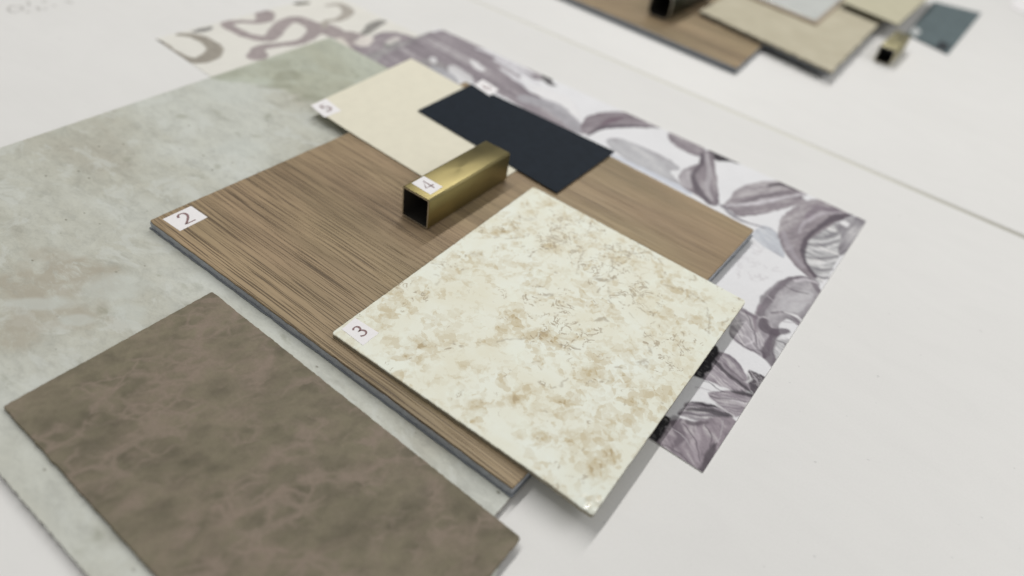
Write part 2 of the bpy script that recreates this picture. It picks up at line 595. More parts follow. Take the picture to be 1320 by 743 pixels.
# pale filler on the left, greyer towards the right
n.lk(n.ramp(n.math('ADD', n.math('MULTIPLY', sxz.outputs[0], 1.6), n.math('MULTIPLY', n.noise(n.coord(), 9, 3), .25)), [(-.0, (.70, .69, .63)), (.33, (.38, .37, .33))]), b.inputs['Base Color'])
bnd = sheet('edge_band', [(-1.3, yseam(-1.3) - G0 + .0001), (1.2, yseam(1.2) - G1 + .0001), (1.2, yseam(1.2) + G1 - .0001), (-1.3, yseam(-1.3) + G0 - .0001)], -0.017, -0.0004,
            [M_band] * 2, near, step=.25)
fl = bpy.data.meshes.new('floor')
fl.from_pydata([(-4, -4, -.74), (4, -4, -.74), (4, 4, -.74), (-4, 4, -.74)], [], [(0, 1, 2, 3)])
fl.materials.append(M_seam)
fo = bpy.data.objects.new('floor', fl)
COL.objects.link(fo)
fo['kind'] = 'structure'


# ------------------------------------------------------------------ painter for the printed papers
class Painter:
    def __init__(self, bg, z):
        self.bg = bg
        self.z = z
        self.ops = []
        self.k = 0.5

    def poly(self, pts, org, sc, base, dark=None, axis=None, streak=0.25, freq=22, side=0.0, feather=0.0011, mott=0.2, alpha=1.0, rim=0.16, seed=0, smooth=2):
        P = np.array([at2((org[0] + x / sc, org[1] + y / sc), self.z) for x, y in pts])
        for _ in range(smooth):            # chaikin rounding of the outline
            Q = []
            for i in range(len(P)):
                a, b = P[i], P[(i + 1) % len(P)]
                Q += [a * .8 + b * .2, a * .2 + b * .8]
            P = np.array(Q)
        ax = None
        if axis:
            ax = [at2((org[0] + x / sc, org[1] + y / sc), self.z) for x, y in axis]
        self.ops.append(('poly', P, base, dark, ax, streak, freq, side, feather, mott, alpha, rim, seed))

    def stroke(self, pts, widths, org, sc, base, feather=0.0013, alpha=1.0, mott=0.2, seed=0):
        P = np.array([at2((org[0] + x / sc, org[1] + y / sc), self.z) for x, y in pts])
        W = []
        for (x, y), w in zip(pts, widths):
            a = at2((org[0] + x / sc, org[1] + (y - w / 2) / sc), self.z)
            b = at2((org[0] + x / sc, org[1] + (y + w / 2) / sc), self.z)
            a2 = at2((org[0] + (x - w / 2) / sc, org[1] + y / sc), self.z)
            b2 = at2((org[0] + (x + w / 2) / sc, org[1] + y / sc), self.z)
            W.append(self.k * math.sqrt(np.linalg.norm(a - b) * np.linalg.norm(a2 - b2)))
        # catmull-rom resample
        n = len(P)
        out = []
        ow = []
        for i in range(n - 1):
            p0, p1, p2, p3 = P[max(i - 1, 0)], P[i], P[i + 1], P[min(i + 2, n - 1)]
            for t in np.linspace(0, 1, 7)[:-1]:
                out.append(0.5 * ((2 * p1) + (-p0 + p2) * t + (2 * p0 - 5 * p1 + 4 * p2 - p3) * t * t + (-p0 + 3 * p1 - 3 * p2 + p3) * t ** 3))
                ow.append(W[i] * (1 - t) + W[i + 1] * t)
        out.append(P[-1])
        ow.append(W[-1])
        self.ops.append(('stroke', np.array(out), np.array(ow), base, feather, alpha, mott, seed))

    def __call__(self, x, y):
        n = len(x)
        col = np.tile(np.array(self.bg), (n, 1))
        bgm = fbm(x * 60, y * 60, 5)
        col *= (0.96 + 0.08 * bgm)[:, None]
        # gentle hand-painted wobble of every outline
        wx = (fbm(x * 220, y * 220, 11, 3) - .5) * 0.0022
        wy = (fbm(x * 220, y * 220, 29, 3) - .5) * 0.0022
        X = x + wx
        Y = y + wy
        for op in self.ops:
            if op[0] == 'poly':
                _, P, base, dark, ax, streak, freq, side, feather, mott, alpha, rim, seed = op
                mrg = feather * 3
                k = np.where((X > P[:, 0].min() - mrg) & (X < P[:, 0].max() + mrg) & (Y > P[:, 1].min() - mrg) & (Y < P[:, 1].max() + mrg))[0]
                if len(k) == 0:
                    continue
                px, py = X[k], Y[k]
                ins = np.zeros(len(k), bool)
                dm = np.full(len(k), 1e9)
                for i in range(len(P)):
                    a, b = P[i], P[(i + 1) % len(P)]
                    if a[1] != b[1]:
                        c = ((a[1] > py) != (b[1] > py)) & (px < (b[0] - a[0]) * (py - a[1]) / (b[1] - a[1]) + a[0])
                        ins ^= c
                    d = b - a
                    t = np.clip(((px - a[0]) * d[0] + (py - a[1]) * d[1]) / (d @ d + 1e-15), 0, 1)
                    dm = np.minimum(dm, np.hypot(px - a[0] - t * d[0], py - a[1] - t * d[1]))
                sd = np.where(ins, dm, -dm)
                al = np.clip(sd / feather + 0.5, 0, 1) * alpha
                if ax is None:
                    c0 = P.mean(0)
                    w = np.linalg.norm(P - c0, axis=1).mean()
                    ax = [c0 - (w, 0), c0 + (w, 0)]
                d = np.array(ax[1]) - np.array(ax[0])
                L = np.linalg.norm(d)
                d = d / L
                nn = np.array([-d[1], d[0]])
                u = ((px - ax[0][0]) * d[0] + (py - ax[0][1]) * d[1]) / L
                v = ((px - ax[0][0]) * nn[0] + (py - ax[0][1]) * nn[1]) / L
                s = fbm(u * 2.2 + seed * 3, v * freq + 0.6 * fbm(u * 4, v * 4, seed + 3), seed + 40, 3)
                s2 = fbm(px * 420, py * 420, seed + 90, 3)
                s = s * .6 + .4 * fbm(u * 3 + seed, v * freq * 2.6 + fbm(u * 6, v * 6, seed + 5), seed + 60, 2)
                val = (s - .5) * 4.2 * streak + (s2 - .5) * 2 * mott + side * np.clip(v * 4, -1, 1)
                if rim:
                    val = val - rim * np.clip(1 - dm / (L * 0.10), 0, 1)
                b3 = np.array(base)
                dk = np.array(dark) if dark is not None else b3 * 0.45
                t = np.clip(-val, 0, 1)[:, None]
                h = np.clip(val, 0, 1)[:, None]
                cc = b3 * (1 - t) + dk * t
                cc = cc * (1 - h) + np.array(lin(232, 230, 230)) * h
                col[k] = col[k] * (1 - al[:, None]) + cc * al[:, None]
            else:
                _, P, W, base, feather, alpha, mott, seed = op
                mrg = W.max() + feather * 3
                k = np.where((X > P[:, 0].min() - mrg) & (X < P[:, 0].max() + mrg) & (Y > P[:, 1].min() - mrg) & (Y < P[:, 1].max() + mrg))[0]
                if len(k) == 0:
                    continue
                px, py = X[k], Y[k]
                best = np.full(len(k), -1e9)
                for i in range(len(P) - 1):
                    a, b = P[i], P[i + 1]
                    d = b - a
                    t = np.clip(((px - a[0]) * d[0] + (py - a[1]) * d[1]) / (d @ d + 1e-15), 0, 1)
                    dd = np.hypot(px - a[0] - t * d[0], py - a[1] - t * d[1])
                    best = np.maximum(best, W[i] * (1 - t) + W[i + 1] * t - dd)
                al = np.clip(best / feather + 0.5, 0, 1) * alpha
                s2 = fbm(px * 300, py * 300, seed + 90, 3)
                cc = np.array(base) * (1 + (s2 - .5) * 2 * mott)[:, None]
                col[k] = col[k] * (1 - al[:, None]) + cc * al[:, None]
        return np.clip(col, 0, 1)


PU = lin(150, 142, 148)     # mid purple grey ink
PL = lin(180, 175, 180)
PD = lin(82, 73, 83)
PK = lin(48, 42, 50)
BK = lin(14, 13, 17)
GR = lin(186, 186, 194)
WT = lin(232, 231, 233)

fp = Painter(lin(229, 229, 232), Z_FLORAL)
# --- far left mass (blurred)
o, s = (540, 20), 4.37
fp.poly([(-480, 330), (-250, 190), (-60, 120), (100, 78), (220, 300), (-60, 430), (-400, 460)], o, s, lin(150, 146, 148), PD, [(-300, 200), (200, 300)], .2, 8, seed=31)
fp.poly([(-90, 175), (100, 80), (240, 90), (330, 135), (480, 205), (640, 270), (730, 330), (700, 375), (560, 330), (600, 420), (740, 480), (880, 590), (960, 690), (700, 590), (450, 440), (300, 380), (190, 300), (50, 230), (-200, 330), (-250, 250)], o, s, PU, PD, [(0, 100), (900, 600)], 0.38, 30, seed=1)
fp.poly([(270, 250), (310, 250), (380, 310), (340, 320)], o, s, WT, GR, None, 0.1, alpha=.85)
for i, (a, b) in enumerate([((380, 200), (640, 330)), ((430, 250), (680, 390)), ((520, 250), (700, 320)), ((460, 300), (620, 410)), ((330, 190), (450, 230))]):
    fp.stroke([a, ((a[0] + b[0]) / 2, (a[1] + b[1]) / 2 - 6), b], [14, 40 - i * 4, 14], o, s, lin(218, 217, 222), alpha=.9, seed=i)
fp.poly([(150, 290), (200, 275), (320, 360), (290, 400), (200, 350)], o, s, lin(212, 211, 213), GR, None, 0.1, alpha=.85)
fp.poly([(55, 235), (95, 235), (110, 270), (70, 275)], o, s, WT, GR, None, 0.1, alpha=.7)
fp.poly([(60, 280), (150, 300), (240, 380), (180, 420), (60, 340)], o, s, lin(168, 168, 174), PU, None, 0.2, alpha=.9)
fp.poly([(140, 60), (200, 60), (240, 95), (200, 115), (150, 90)], o, s, lin(206, 205, 205), GR, None, 0.1, alpha=.85)
fp.poly([(590, 390), (700, 400), (880, 480), (930, 600), (860, 580), (700, 470)], o, s, WT, GR, None, .1)
fp.poly([(685, 335), (720, 322), (765, 345), (745, 372), (790, 405), (735, 395), (700, 370)], o, s, lin(95, 93, 95), PK, None, .2, seed=3)
fp.stroke([(600, 470), (760, 520), (900, 640)], [60, 80, 60], o, s, lin(168, 166, 172), alpha=.9)
fp.stroke([(1010, 452), (1045, 470), (1062, 495)], [8, 24, 8], o, s, lin(160, 156, 160), alpha=.8)
fp.stroke([(1130, 520), (1180, 535)], [14, 10], o, s, lin(165, 158, 162), alpha=.8)
# --- leaves of zoom 5
o, s = (680, 120), 3.994
fp.poly([(262, 190), (300, 120), (400, 95), (520, 98), (620, 130), (712, 182), (600, 178), (470, 178), (380, 190), (310, 222)], o, s, PU, lin(84, 66, 78), [(280, 205), (700, 180)], 0.35, 16, side=-.25, seed=4)
fp.stroke([(310, 222), (380, 180), (470, 172), (600, 172), (700, 182)], [6, 20, 22, 12, 4], o, s, PD, alpha=.8)
fp.stroke([(380, 165), (440, 140), (500, 120)], [10, 26, 6], o, s, lin(104, 82, 96), alpha=.7)
fp.poly([(395, 240), (470, 228), (600, 278), (720, 335), (800, 395), (720, 400), (820, 500), (700, 460), (600, 400), (520, 350), (430, 290)], o, s, lin(186, 186, 190), PU, [(400, 240), (800, 480)], 0.35, 14, seed=5)
fp.poly([(300, 225), (420, 300), (560, 370), (840, 500), (860, 540), (600, 410), (400, 310)], o, s, lin(208, 212, 222), GR, [(400, 300), (850, 520)], .2, 10)  # bluish reflection along the oak's far edge, painted into the print
fp.poly([(712, 205), (760, 203), (850, 245), (925, 288), (895, 332), (820, 308), (740, 262)], o, s, PU, PD, [(712, 215), (920, 310)], 0.3, 14, side=.2, seed=6)
fp.poly([(930, 288), (1000, 308), (1150, 378), (1060, 358), (955, 346)], o, s, PK, BK, None, .2, smooth=1)
fp.poly([(885, 305), (940, 293), (962, 330), (975, 450), (992, 582), (950, 585), (880, 532), (800, 488), (772, 440), (800, 390), (875, 370), (893, 340)], o, s, PU, PD, [(915, 300), (950, 585)], 0.4, 14, seed=7)
fp.poly([(782, 440), (800, 400), (845, 390), (850, 505), (800, 480)], o, s, PL, PU, [(830, 390), (840, 500)], .3, 14, alpha=.9)
fp.stroke([(900, 320), (893, 370), (855, 420), (880, 500), (940, 570)], [20, 12, 16, 30, 24], o, s, PD, alpha=.75)
fp.stroke([(920, 305), (935, 400), (925, 480), (950, 550)], [10, 20, 20, 8], o, s, PL, alpha=.8)
# --- zoom 6
o, s = (900, 200), 3.994
fp.poly([(275, 410), (340, 350), (430, 420), (452, 540), (400, 510), (300, 445)], o, s, lin(196, 200, 208), PU, [(280, 380), (450, 530)], .4, 12, seed=9)
fp.stroke([(120, 262), (180, 310), (240, 345), (350, 375)], [14, 22, 14, 8], o, s, lin(140, 136, 144), alpha=.9)
fp.poly([(150, 242), (185, 182), (265, 146), (400, 128), (505, 165), (575, 200), (530, 212), (570, 245), (480, 268), (380, 292), (300, 312), (200, 318), (175, 290), (120, 265)], o, s, PU, PD, [(150, 262), (570, 205)], 0.4, 12, side=.12, rim=.2, seed=10)
fp.stroke([(150, 262), (280, 250), (420, 225), (560, 195)], [10, 20, 16, 8], o, s, lin(205, 201, 207), alpha=.9)
fp.stroke([(360, 160), (430, 152), (500, 178)], [8, 22, 8], o, s, PK, alpha=.8)
fp.stroke([(200, 250), (330, 215), (470, 185)], [6, 14, 6], o, s, PD, alpha=.55)
fp.poly([(590, 400), (640, 370), (740, 345), (750, 440), (722, 545), (640, 665), (600, 635), (545, 550), (535, 480)], o, s, lin(190, 190, 192), lin(118, 116, 122), [(540, 480), (740, 560)], 0.95, 10, seed=11)
for i, (a, b) in enumerate([((560, 460), (720, 440)), ((545, 520), (715, 520)), ((560, 570), (690, 590)), ((590, 420), (735, 395)), ((600, 610), (670, 630))]):
    fp.stroke([a, ((a[0] + b[0]) / 2, (a[1] + b[1]) / 2 + 14), b], [10, 15, 12], o, s, lin(130, 127, 133), alpha=.85, seed=i)
    fp.stroke([(a[0], a[1] + 22), ((a[0] + b[0]) / 2, (a[1] + b[1]) / 2 + 38), (b[0], b[1] + 22)], [6, 10, 6], o, s, WT, alpha=.7, seed=i)
fp.poly([(695, 365), (790, 308), (880, 342), (830, 420), (760, 505), (728, 525), (722, 470), (742, 405)], o, s, lin(158, 155, 160), PD, [(870, 345), (730, 520)], 0.55, 14, seed=12)
fp.poly([(718, 345), (755, 335), (785, 355), (765, 372)], o, s, WT, GR)
fp.poly([(415, 335), (480, 278), (560, 235), (620, 222), (700, 262), (795, 308), (720, 342), (640, 392), (570, 442), (540, 490), (548, 552), (620, 640), (560, 628), (500, 572), (440, 492), (410, 420)], o, s, PU, PD, [(790, 300), (430, 420)], 0.3, 12, side=-.1, rim=.12, seed=13)
fp.stroke([(795, 306), (720, 318), (640, 360), (580, 410), (545, 470), (550, 550), (600, 625)], [10, 34, 18, 16, 22, 14, 22], o, s, PD, alpha=.85)
fp.stroke([(560, 320), (620, 275), (720, 292)], [16, 34, 10], o, s, lin(112, 98, 112), alpha=.6)
fp.stroke([(520, 400), (560, 340), (650, 300), (740, 300)], [8, 14, 14, 5], o, s, lin(196, 190, 198), alpha=.6)
fp.stroke([(440, 400), (470, 480), (540, 580)], [18, 26, 10], o, s, lin(172, 166, 174), alpha=.6)
# faint texture in the white gap
for i in range(26):
    cx_, cy_ = rng.uniform(200, 430), rng.uniform(450, 640)
    fp.stroke([(cx_, cy_), (cx_ + rng.uniform(-25, 25), cy_ + rng.uniform(5, 25)), (cx_ + rng.uniform(-30, 40), cy_ + rng.uniform(-10, 30))], [3, 6, 3], o, s, lin(196, 192, 196), alpha=.45, seed=i)
# --- pumpkin zone
o, s = (880, 300), 3.716
fp.poly([(330, 430), (395, 310), (440, 258), (500, 216), (560, 206), (645, 218), (668, 290), (600, 410), (560, 450), (500, 410), (455, 440), (470, 500), (420, 510), (380, 470)], o, s, lin(172, 168, 173), PD, [(640, 220), (380, 460)], 0.25, 9, rim=.5, seed=14)
fp.poly([(450, 330), (500, 290), (600, 270), (640, 300), (560, 390), (490, 370), (450, 380)], o, s, lin(192, 190, 194), PU, [(640, 290), (450, 370)], .25, 8, alpha=.85)
fp.stroke([(370, 390), (400, 320), (450, 262), (520, 220), (600, 222), (660, 285)], [30, 42, 30, 18, 16, 22], o, s, lin(118, 110, 118), alpha=.8)
fp.stroke([(540, 232), (590, 226), (640, 240)], [12, 20, 8], o, s, lin(205, 200, 206), alpha=.8)
fp.stroke([(430, 385), (500, 385), (560, 435)], [12, 9, 16], o, s, lin(120, 112, 120), alpha=.8)
fp.stroke([(490, 380), (540, 400), (575, 425)], [4, 14, 6], o, s, WT, alpha=.9)
fp.poly([(240, 400), (290, 360), (345, 400), (400, 400), (440, 470), (430, 560), (400, 610), (370, 592), (220, 512)], o, s, lin(168, 162, 169), PD, [(250, 380), (400, 590)], 0.5, 12, seed=15)
for a in [[(250, 480), (310, 500), (350, 560)], [(330, 430), (350, 490), (370, 560)], [(240, 440), (300, 430), (330, 470)], [(300, 540), (340, 520), (330, 480)]]:
    fp.stroke(a, [6, 8, 5], o, s, lin(212, 208, 213), alpha=.8)
fp.stroke([(280, 365), (340, 398), (350, 410)], [22, 20, 12], o, s, lin(110, 100, 110), alpha=.8)
fp.poly([(430, 500), (515, 500), (500, 580), (450, 655), (430, 640), (425, 560)], o, s, lin(186, 186, 189), PU, None, .3, seed=16)
fp.stroke([(515, 503), (460, 508), (440, 540), (470, 580), (455, 640)], [8, 10, 10, 9, 8], o, s, WT, alpha=.8)
fp.stroke([(390, 425), (400, 460), (440, 475), (500, 470)], [38, 48, 40, 24], o, s, lin(88, 78, 88), alpha=.85)
fp.stroke([(440, 480), (425, 530), (410, 580), (440, 640)], [40, 36, 50, 30], o, s, lin(96, 86, 96), alpha=.85)
fp.stroke([(370, 350), (345, 400), (350, 470)], [14, 10, 14], o, s, lin(130, 118, 128), alpha=.7)
fp.poly([(308, 650), (400, 694), (372, 745), (315, 760)], o, s, lin(96, 90, 97), PK, [(310, 650), (380, 740)], .3, smooth=1)
# --- zoom 7 (lower end)

o, s = (820, 430), 3.911
fp.poly([(385, 125), (440, 190), (590, 302), (480, 292), (430, 262), (320, 232), (330, 190)], o, s, lin(166, 158, 166), PD, [(390, 130), (580, 300)], 0.5, 14, seed=17)
fp.poly([(395, 85), (460, 98), (530, 158), (562, 220), (585, 300), (520, 262), (440, 195), (395, 140)], o, s, lin(150, 142, 150), PD, [(400, 90), (580, 298)], 0.35, 14, side=.15, rim=.2, seed=18)
fp.stroke([(390, 125), (450, 195), (520, 250), (585, 300)], [18, 12, 16, 14], o, s, PK, alpha=.8)
fp.stroke([(440, 150), (500, 200), (540, 240)], [6, 8, 5], o, s, PD, alpha=.6)
fp.poly([(568, 182), (690, 235), (610, 335), (562, 245)], o, s, lin(88, 82, 89), PK, [(570, 185), (640, 260)], .3, smooth=1, seed=19)
fp.stroke([(556, 180), (575, 225), (560, 250)], [12, 10, 10], o, s, WT, alpha=.8)
fp.poly([(348, 300), (400, 290), (480, 288), (620, 312), (550, 415), (482, 425), (420, 372)], o, s, lin(154, 146, 154), PD, [(350, 300), (570, 350)], 0.5, 12, rim=.2, seed=20)
fp.stroke([(480, 292), (540, 300), (592, 316)], [10, 22, 20], o, s, PK, alpha=.85)
fp.stroke([(440, 320), (520, 345), (555, 360)], [6, 18, 8], o, s, lin(205, 200, 206), alpha=.7)
fp.stroke([(345, 300), (420, 365), (490, 420)], [5, 8, 8], o, s, WT, alpha=.8)
fp.poly([(205, 410), (250, 348), (335, 338), (420, 368), (495, 422), (430, 436), (350, 445), (250, 425)], o, s, lin(150, 144, 151), PK, [(210, 390), (495, 425)], 0.6, 12, seed=21)
fp.stroke([(260, 390), (330, 385), (400, 400), (480, 418)], [14, 26, 30, 10], o, s, PK, alpha=.7)
fp.poly([(170, 428), (300, 440), (520, 415), (470, 560), (345, 750), (90, 580), (70, 500)], o, s, lin(152, 142, 150), PD, [(180, 430), (330, 715)], 0.35, 7, mott=.3, seed=22, smooth=1)
fp.stroke([(400, 560), (370, 620), (335, 700)], [14, 40, 40], o, s, lin(70, 62, 70), alpha=.8)
fp.stroke([(200, 440), (220, 520), (190, 570)], [60, 40, 14], o, s, lin(90, 80, 90), alpha=.6)
fp.stroke([(260, 450), (300, 452), (360, 450)], [26, 20, 8], o, s, lin(78, 70, 78), alpha=.7)
fp.stroke([(320, 480), (300, 560), (310, 640)], [20, 40, 20], o, s, lin(178, 168, 176), alpha=.5)
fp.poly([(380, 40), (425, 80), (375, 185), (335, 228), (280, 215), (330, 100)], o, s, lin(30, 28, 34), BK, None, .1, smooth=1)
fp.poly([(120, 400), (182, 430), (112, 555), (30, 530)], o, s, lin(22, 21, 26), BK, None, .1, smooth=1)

for i, a in enumerate([[(420, 110), (480, 150), (545, 230)], [(400, 150), (460, 215), (520, 262)], [(380, 320), (470, 330), (560, 345)], [(400, 350), (470, 362), (530, 372)],
                       [(250, 370), (330, 360), (430, 395)], [(230, 395), (320, 415), (420, 425)], [(150, 470), (220, 500), (300, 600)], [(240, 460), (300, 540), (320, 640)], [(350, 460), (380, 520), (370, 600)],
                       [(440, 440), (430, 500), (400, 560)], [(100, 560), (200, 590), (300, 680)], [(330, 240), (390, 262), (450, 300)], [(300, 270), (360, 285), (400, 300)]]):
    fp.stroke(a, [4, 9, 4], o, s, PD if i % 3 else PL, alpha=.6, feather=.0006, seed=i)
o, s = (880, 300), 3.716
for i, a in enumerate([[(250, 420), (290, 440), (330, 500)], [(300, 380), (330, 440), (360, 540)], [(400, 300), (450, 350), (470, 400)], [(480, 250), (540, 280), (600, 290)], [(440, 420), (500, 430), (560, 430)],
                       [(230, 500), (290, 540), (370, 585)], [(330, 660), (350, 700), (370, 740)], [(455, 520), (490, 530), (500, 570)], [(500, 330), (560, 330), (620, 320)]]):
    fp.stroke(a, [4, 9, 4], o, s, PD if i % 2 else PL, alpha=.6, feather=.0006, seed=i + 20)
q_fl = [at2((906, 609), Z_FLORAL), at2((1117, 285), Z_FLORAL), at2((567, 37), Z_FLORAL)]
q_fl.append(q_fl[0] + (q_fl[2] - q_fl[1]))


def ctr(quad, z):
    c = np.mean([np.array(p[:2]) for p in quad], 0)
    return (float(c[0]), float(c[1]), float(z))


t = thing('wallpaper_sample', 'large floral wallpaper sheet with purple grey leaves, lying under the samples along their right side', 'wallpaper', ctr(q_fl, 0))
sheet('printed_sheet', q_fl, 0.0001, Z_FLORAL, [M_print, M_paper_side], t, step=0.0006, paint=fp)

# curl paper
CU = lin(163, 153, 153)
CG = lin(158, 152, 142)
cp = Painter(lin(226, 224, 217), Z_CURL)
cp.k = 0.6
o, s = (180, 0), 6.0
cp.stroke([(125, 312), (160, 330), (220, 370), (320, 435), (430, 470), (530, 445), (585, 390), (540, 335), (440, 285), (330, 268), (290, 275)], [14, 34, 30, 34, 56, 84, 70, 60, 50, 30, 12], o, s, CG, seed=1)
cp.stroke([(425, 245), (480, 235), (545, 215)], [24, 40, 24], o, s, lin(140, 138, 136), seed=2)
cp.stroke([(130, 312), (165, 330)], [18, 26], o, s, lin(90, 88, 84), seed=2)
cp.stroke([(970, 110), (965, 150), (900, 172), (780, 168), (680, 188), (740, 235), (860, 285), (1000, 300), (1060, 240), (1120, 175), (1200, 150), (1270, 160), (1320, 200)], [80, 70, 36, 34, 60, 50, 50, 62, 66, 60, 55, 55, 50], o, s, CU, seed=3)
o, s = (160, 0), 3.994
cp.stroke([(880, 105), (950, 120), (978, 165), (910, 215), (790, 232), (700, 250), (685, 288)], [30, 45, 40, 34, 28, 36, 62], o, s, CU, seed=4)
cp.stroke([(960, 130), (1040, 150), (1110, 180), (1190, 200), (1260, 280)], [40, 70, 60, 70, 80], o, s, CU, seed=5)
cp.stroke([(1030, 140), (1040, 112), (1110, 100), (1155, 62), (1110, 25), (1040, 30)], [16, 18, 20, 34, 22, 10], o, s, lin(172, 166, 158), seed=6)
cp.stroke([(890, 20), (940, 16)], [22, 20], o, s, lin(120, 116, 108), seed=7)
o, s = (380, 0), 4.4
cp.poly([(330, 280), (350, 200), (430, 215), (480, 185), (560, 180), (640, 200), (720, 225), (900, 200), (800, 330), (640, 400), (480, 420), (400, 390)], o, s, lin(152, 143, 148), PD, [(350, 200), (700, 300)], .15, 8, seed=9)
cp.stroke([(560, 260), (620, 270), (680, 260)], [60, 70, 50], o, s, lin(150, 154, 148), alpha=.7)
cp.stroke([(535, 240), (580, 218)], [26, 22], o, s, lin(208, 203, 200), alpha=.9)
cp.stroke([(385, 245), (405, 225)], [52, 46], o, s, lin(220, 214, 208), alpha=.95)
cp.stroke([(255, 225), (270, 260), (310, 295)], [26, 36, 18], o, s, lin(214, 209, 200), alpha=.95)
cp.stroke([(400, 190), (440, 150), (490, 125)], [28, 38, 30], o, s, lin(142, 140, 136), seed=8)
cl0 = at2((200, 51), Z_CURL)
cl1 = at2((266, 93), Z_CURL)
cfar = at2((495, 24), Z_CURL)
# left edge runs along B through cl0, near edge runs towards the stone sheet
ymax = cfar[1]
q_cu = [cl0, np.array([cl0[0] + 0.006, ymax]), np.array([cfar[0] + 0.05, ymax + 0.001]), np.array([cfar[0] + 0.05, cl1[1] - 0.03]), ]
q_cu[0] = np.array([cl0[0], cl1[1] - 0.012 + 0.0])
q_cu[3] = np.array([cfar[0] + 0.05, q_cu[0][1] - 0.003])
c0 = at2((200, 50), Z_CURL)
c1 = at2((267, 96), Z_CURL)
q_cu = [c0, c0 + (0.001, ymax - c0[1]), np.array([cfar[0] + .08, ymax]), c0 + (c1 - c0) * 2.4]
t = thing('wallpaper_sample', 'cream wallpaper sheet with mauve scrolling ribbons, poking out behind the stone sheet', 'wallpaper', ctr(q_cu, 0))
sheet('printed_sheet', q_cu, 0.00005, Z_CURL, [M_print, M_paper_side], t, step=0.0010, paint=cp)

# ------------------------------------------------------------------ numerals as thin pen strokes
GLYPH = {
    '2': [[(0.10, .74), (.20, .93), (.42, 1.0), (.64, .92), (.70, .72), (.62, .52), (.38, .26), (.08, .02), (.40, .03), (.82, .04)]],
    '3': [[(.10, .86), (.30, .99), (.55, .97), (.68, .80), (.60, .60), (.34, .53), (.62, .47), (.76, .27), (.66, .07), (.38, 0.0), (.08, .12)]],
    '4': [[(.58, .0), (.58, 1.0), (.05, .30), (.85, .30)]],
    '5': [[(.70, 1.0), (.22, .98), (.16, .56), (.45, .62), (.72, .48), (.76, .24), (.58, .03), (.30, 0), (.08, .12)]],
    '6': [[(.66, .96), (.36, .84), (.14, .50), (.14, .22), (.38, 0), (.64, .06), (.76, .28), (.62, .50), (.36, .54), (.16, .34)]],
}


def numeral(ch, centre, hgt, up, z, parent, nrm=None, w=0.0007):
    up = np.array(up, float) / np.linalg.norm(up)
    rt = np.array([up[1], -up[0]])          # glyph x axis
    bm = bmesh.new()
    for pl in GLYPH[ch]:
        P = np.array(pl)
        if ch != '4':
            out = []
            n = len(P)
            sharp = {'2': (7,), '3': (5,), '5': (1, 2)}.get(ch, ())
            for i in range(n - 1):
                p0 = P[i] if (i in sharp or i == 0) else P[i - 1]
                p3 = P[i + 1] if ((i + 1) in sharp or i + 2 >= n) else P[i + 2]
                p1, p2 = P[i], P[i + 1]
                for t_ in np.linspace(0, 1, 6)[:-1]:
                    out.append(0.5 * ((2 * p1) + (-p0 + p2) * t_ + (2 * p0 - 5 * p1 + 4 * p2 - p3) * t_ * t_ + (-p0 + 3 * p1 - 3 * p2 + p3) * t_ ** 3))
            out.append(P[-1])
            P = np.array(out)
        W = [centre + rt * (p[0] - .42) * hgt * .82 + up * (p[1] - .5) * hgt for p in P]
        m = len(W)
        prev = None
        for i in range(m):
            d = W[min(i + 1, m - 1)] - W[max(i - 1, 0)]
            d = d / (np.linalg.norm(d) + 1e-9)
            nn = np.array([-d[1], d[0]])
            ww = w * (0.5 if ch == '4' else 0.34 + 0.28 * abs(nn @ rt))
            a = bm.verts.new((*(W[i] + nn * ww), z))
            b = bm.verts.new((*(W[i] - nn * ww), z))
            if prev:
                bm.faces.new((prev[0], prev[1], b, a))
            prev = (a, b)
    me = bpy.data.meshes.new('numeral')
    bmesh.ops.recalc_face_normals(bm, faces=bm.faces)
    bm.to_mesh(me)
    bm.free()
    return link('numeral', me, parent, [M_ink])


def label_on(parent, ch, quad_px, z, hgt=0.0075, w=0.0007, off=(0, 0)):
    q = [at2(p, z + 0.00012) for p in quad_px]
    lb = sheet('number_label', q, z + 0.00004, z + 0.00012, [M_label, M_label], parent, step=0.004)
    c = np.mean(q, 0)
    # glyph up = across the label, towards the far-left side of the sample
    numeral(ch, c + np.array(off), hgt, (-1, 0.03), z + 0.00017, lb, w=w)
    return lb


# ------------------------------------------------------------------ 1 large sage stone sheet
z = Z_TILE
qa = at2((0, 190.5), z)
qb = at2((425, 48), z)
qn = at2((642, 660), z)
qm = at2((113, 743), z)
ql = at2((0, 612), z)
dA = (qm - ql) / np.linalg.norm(qm - ql)
# far-left edge: line through qa, qb ; near edge: line through ql, qm ; right edge: through qn along B


def isect(p, d, q, e):
    A = np.array([[d[0], -e[0]], [d[1], -e[1]]])
    t_ = np.linalg.solve(A, q - p)
    return p + d * t_[0]


dB = np.array([0.0, 1.0])
corner_near_left = isect(ql, dA, qa, qb - qa)
p657 = at2((657, 638), z)
corner_near_right = isect(ql, dA, qn, dB)
far_dir = np.array([1.0, -0.03])
corner_far_right = isect(qb, far_dir, qn, dB)
q_tile = [corner_near_left, corner_near_right, corner_far_right, qb]


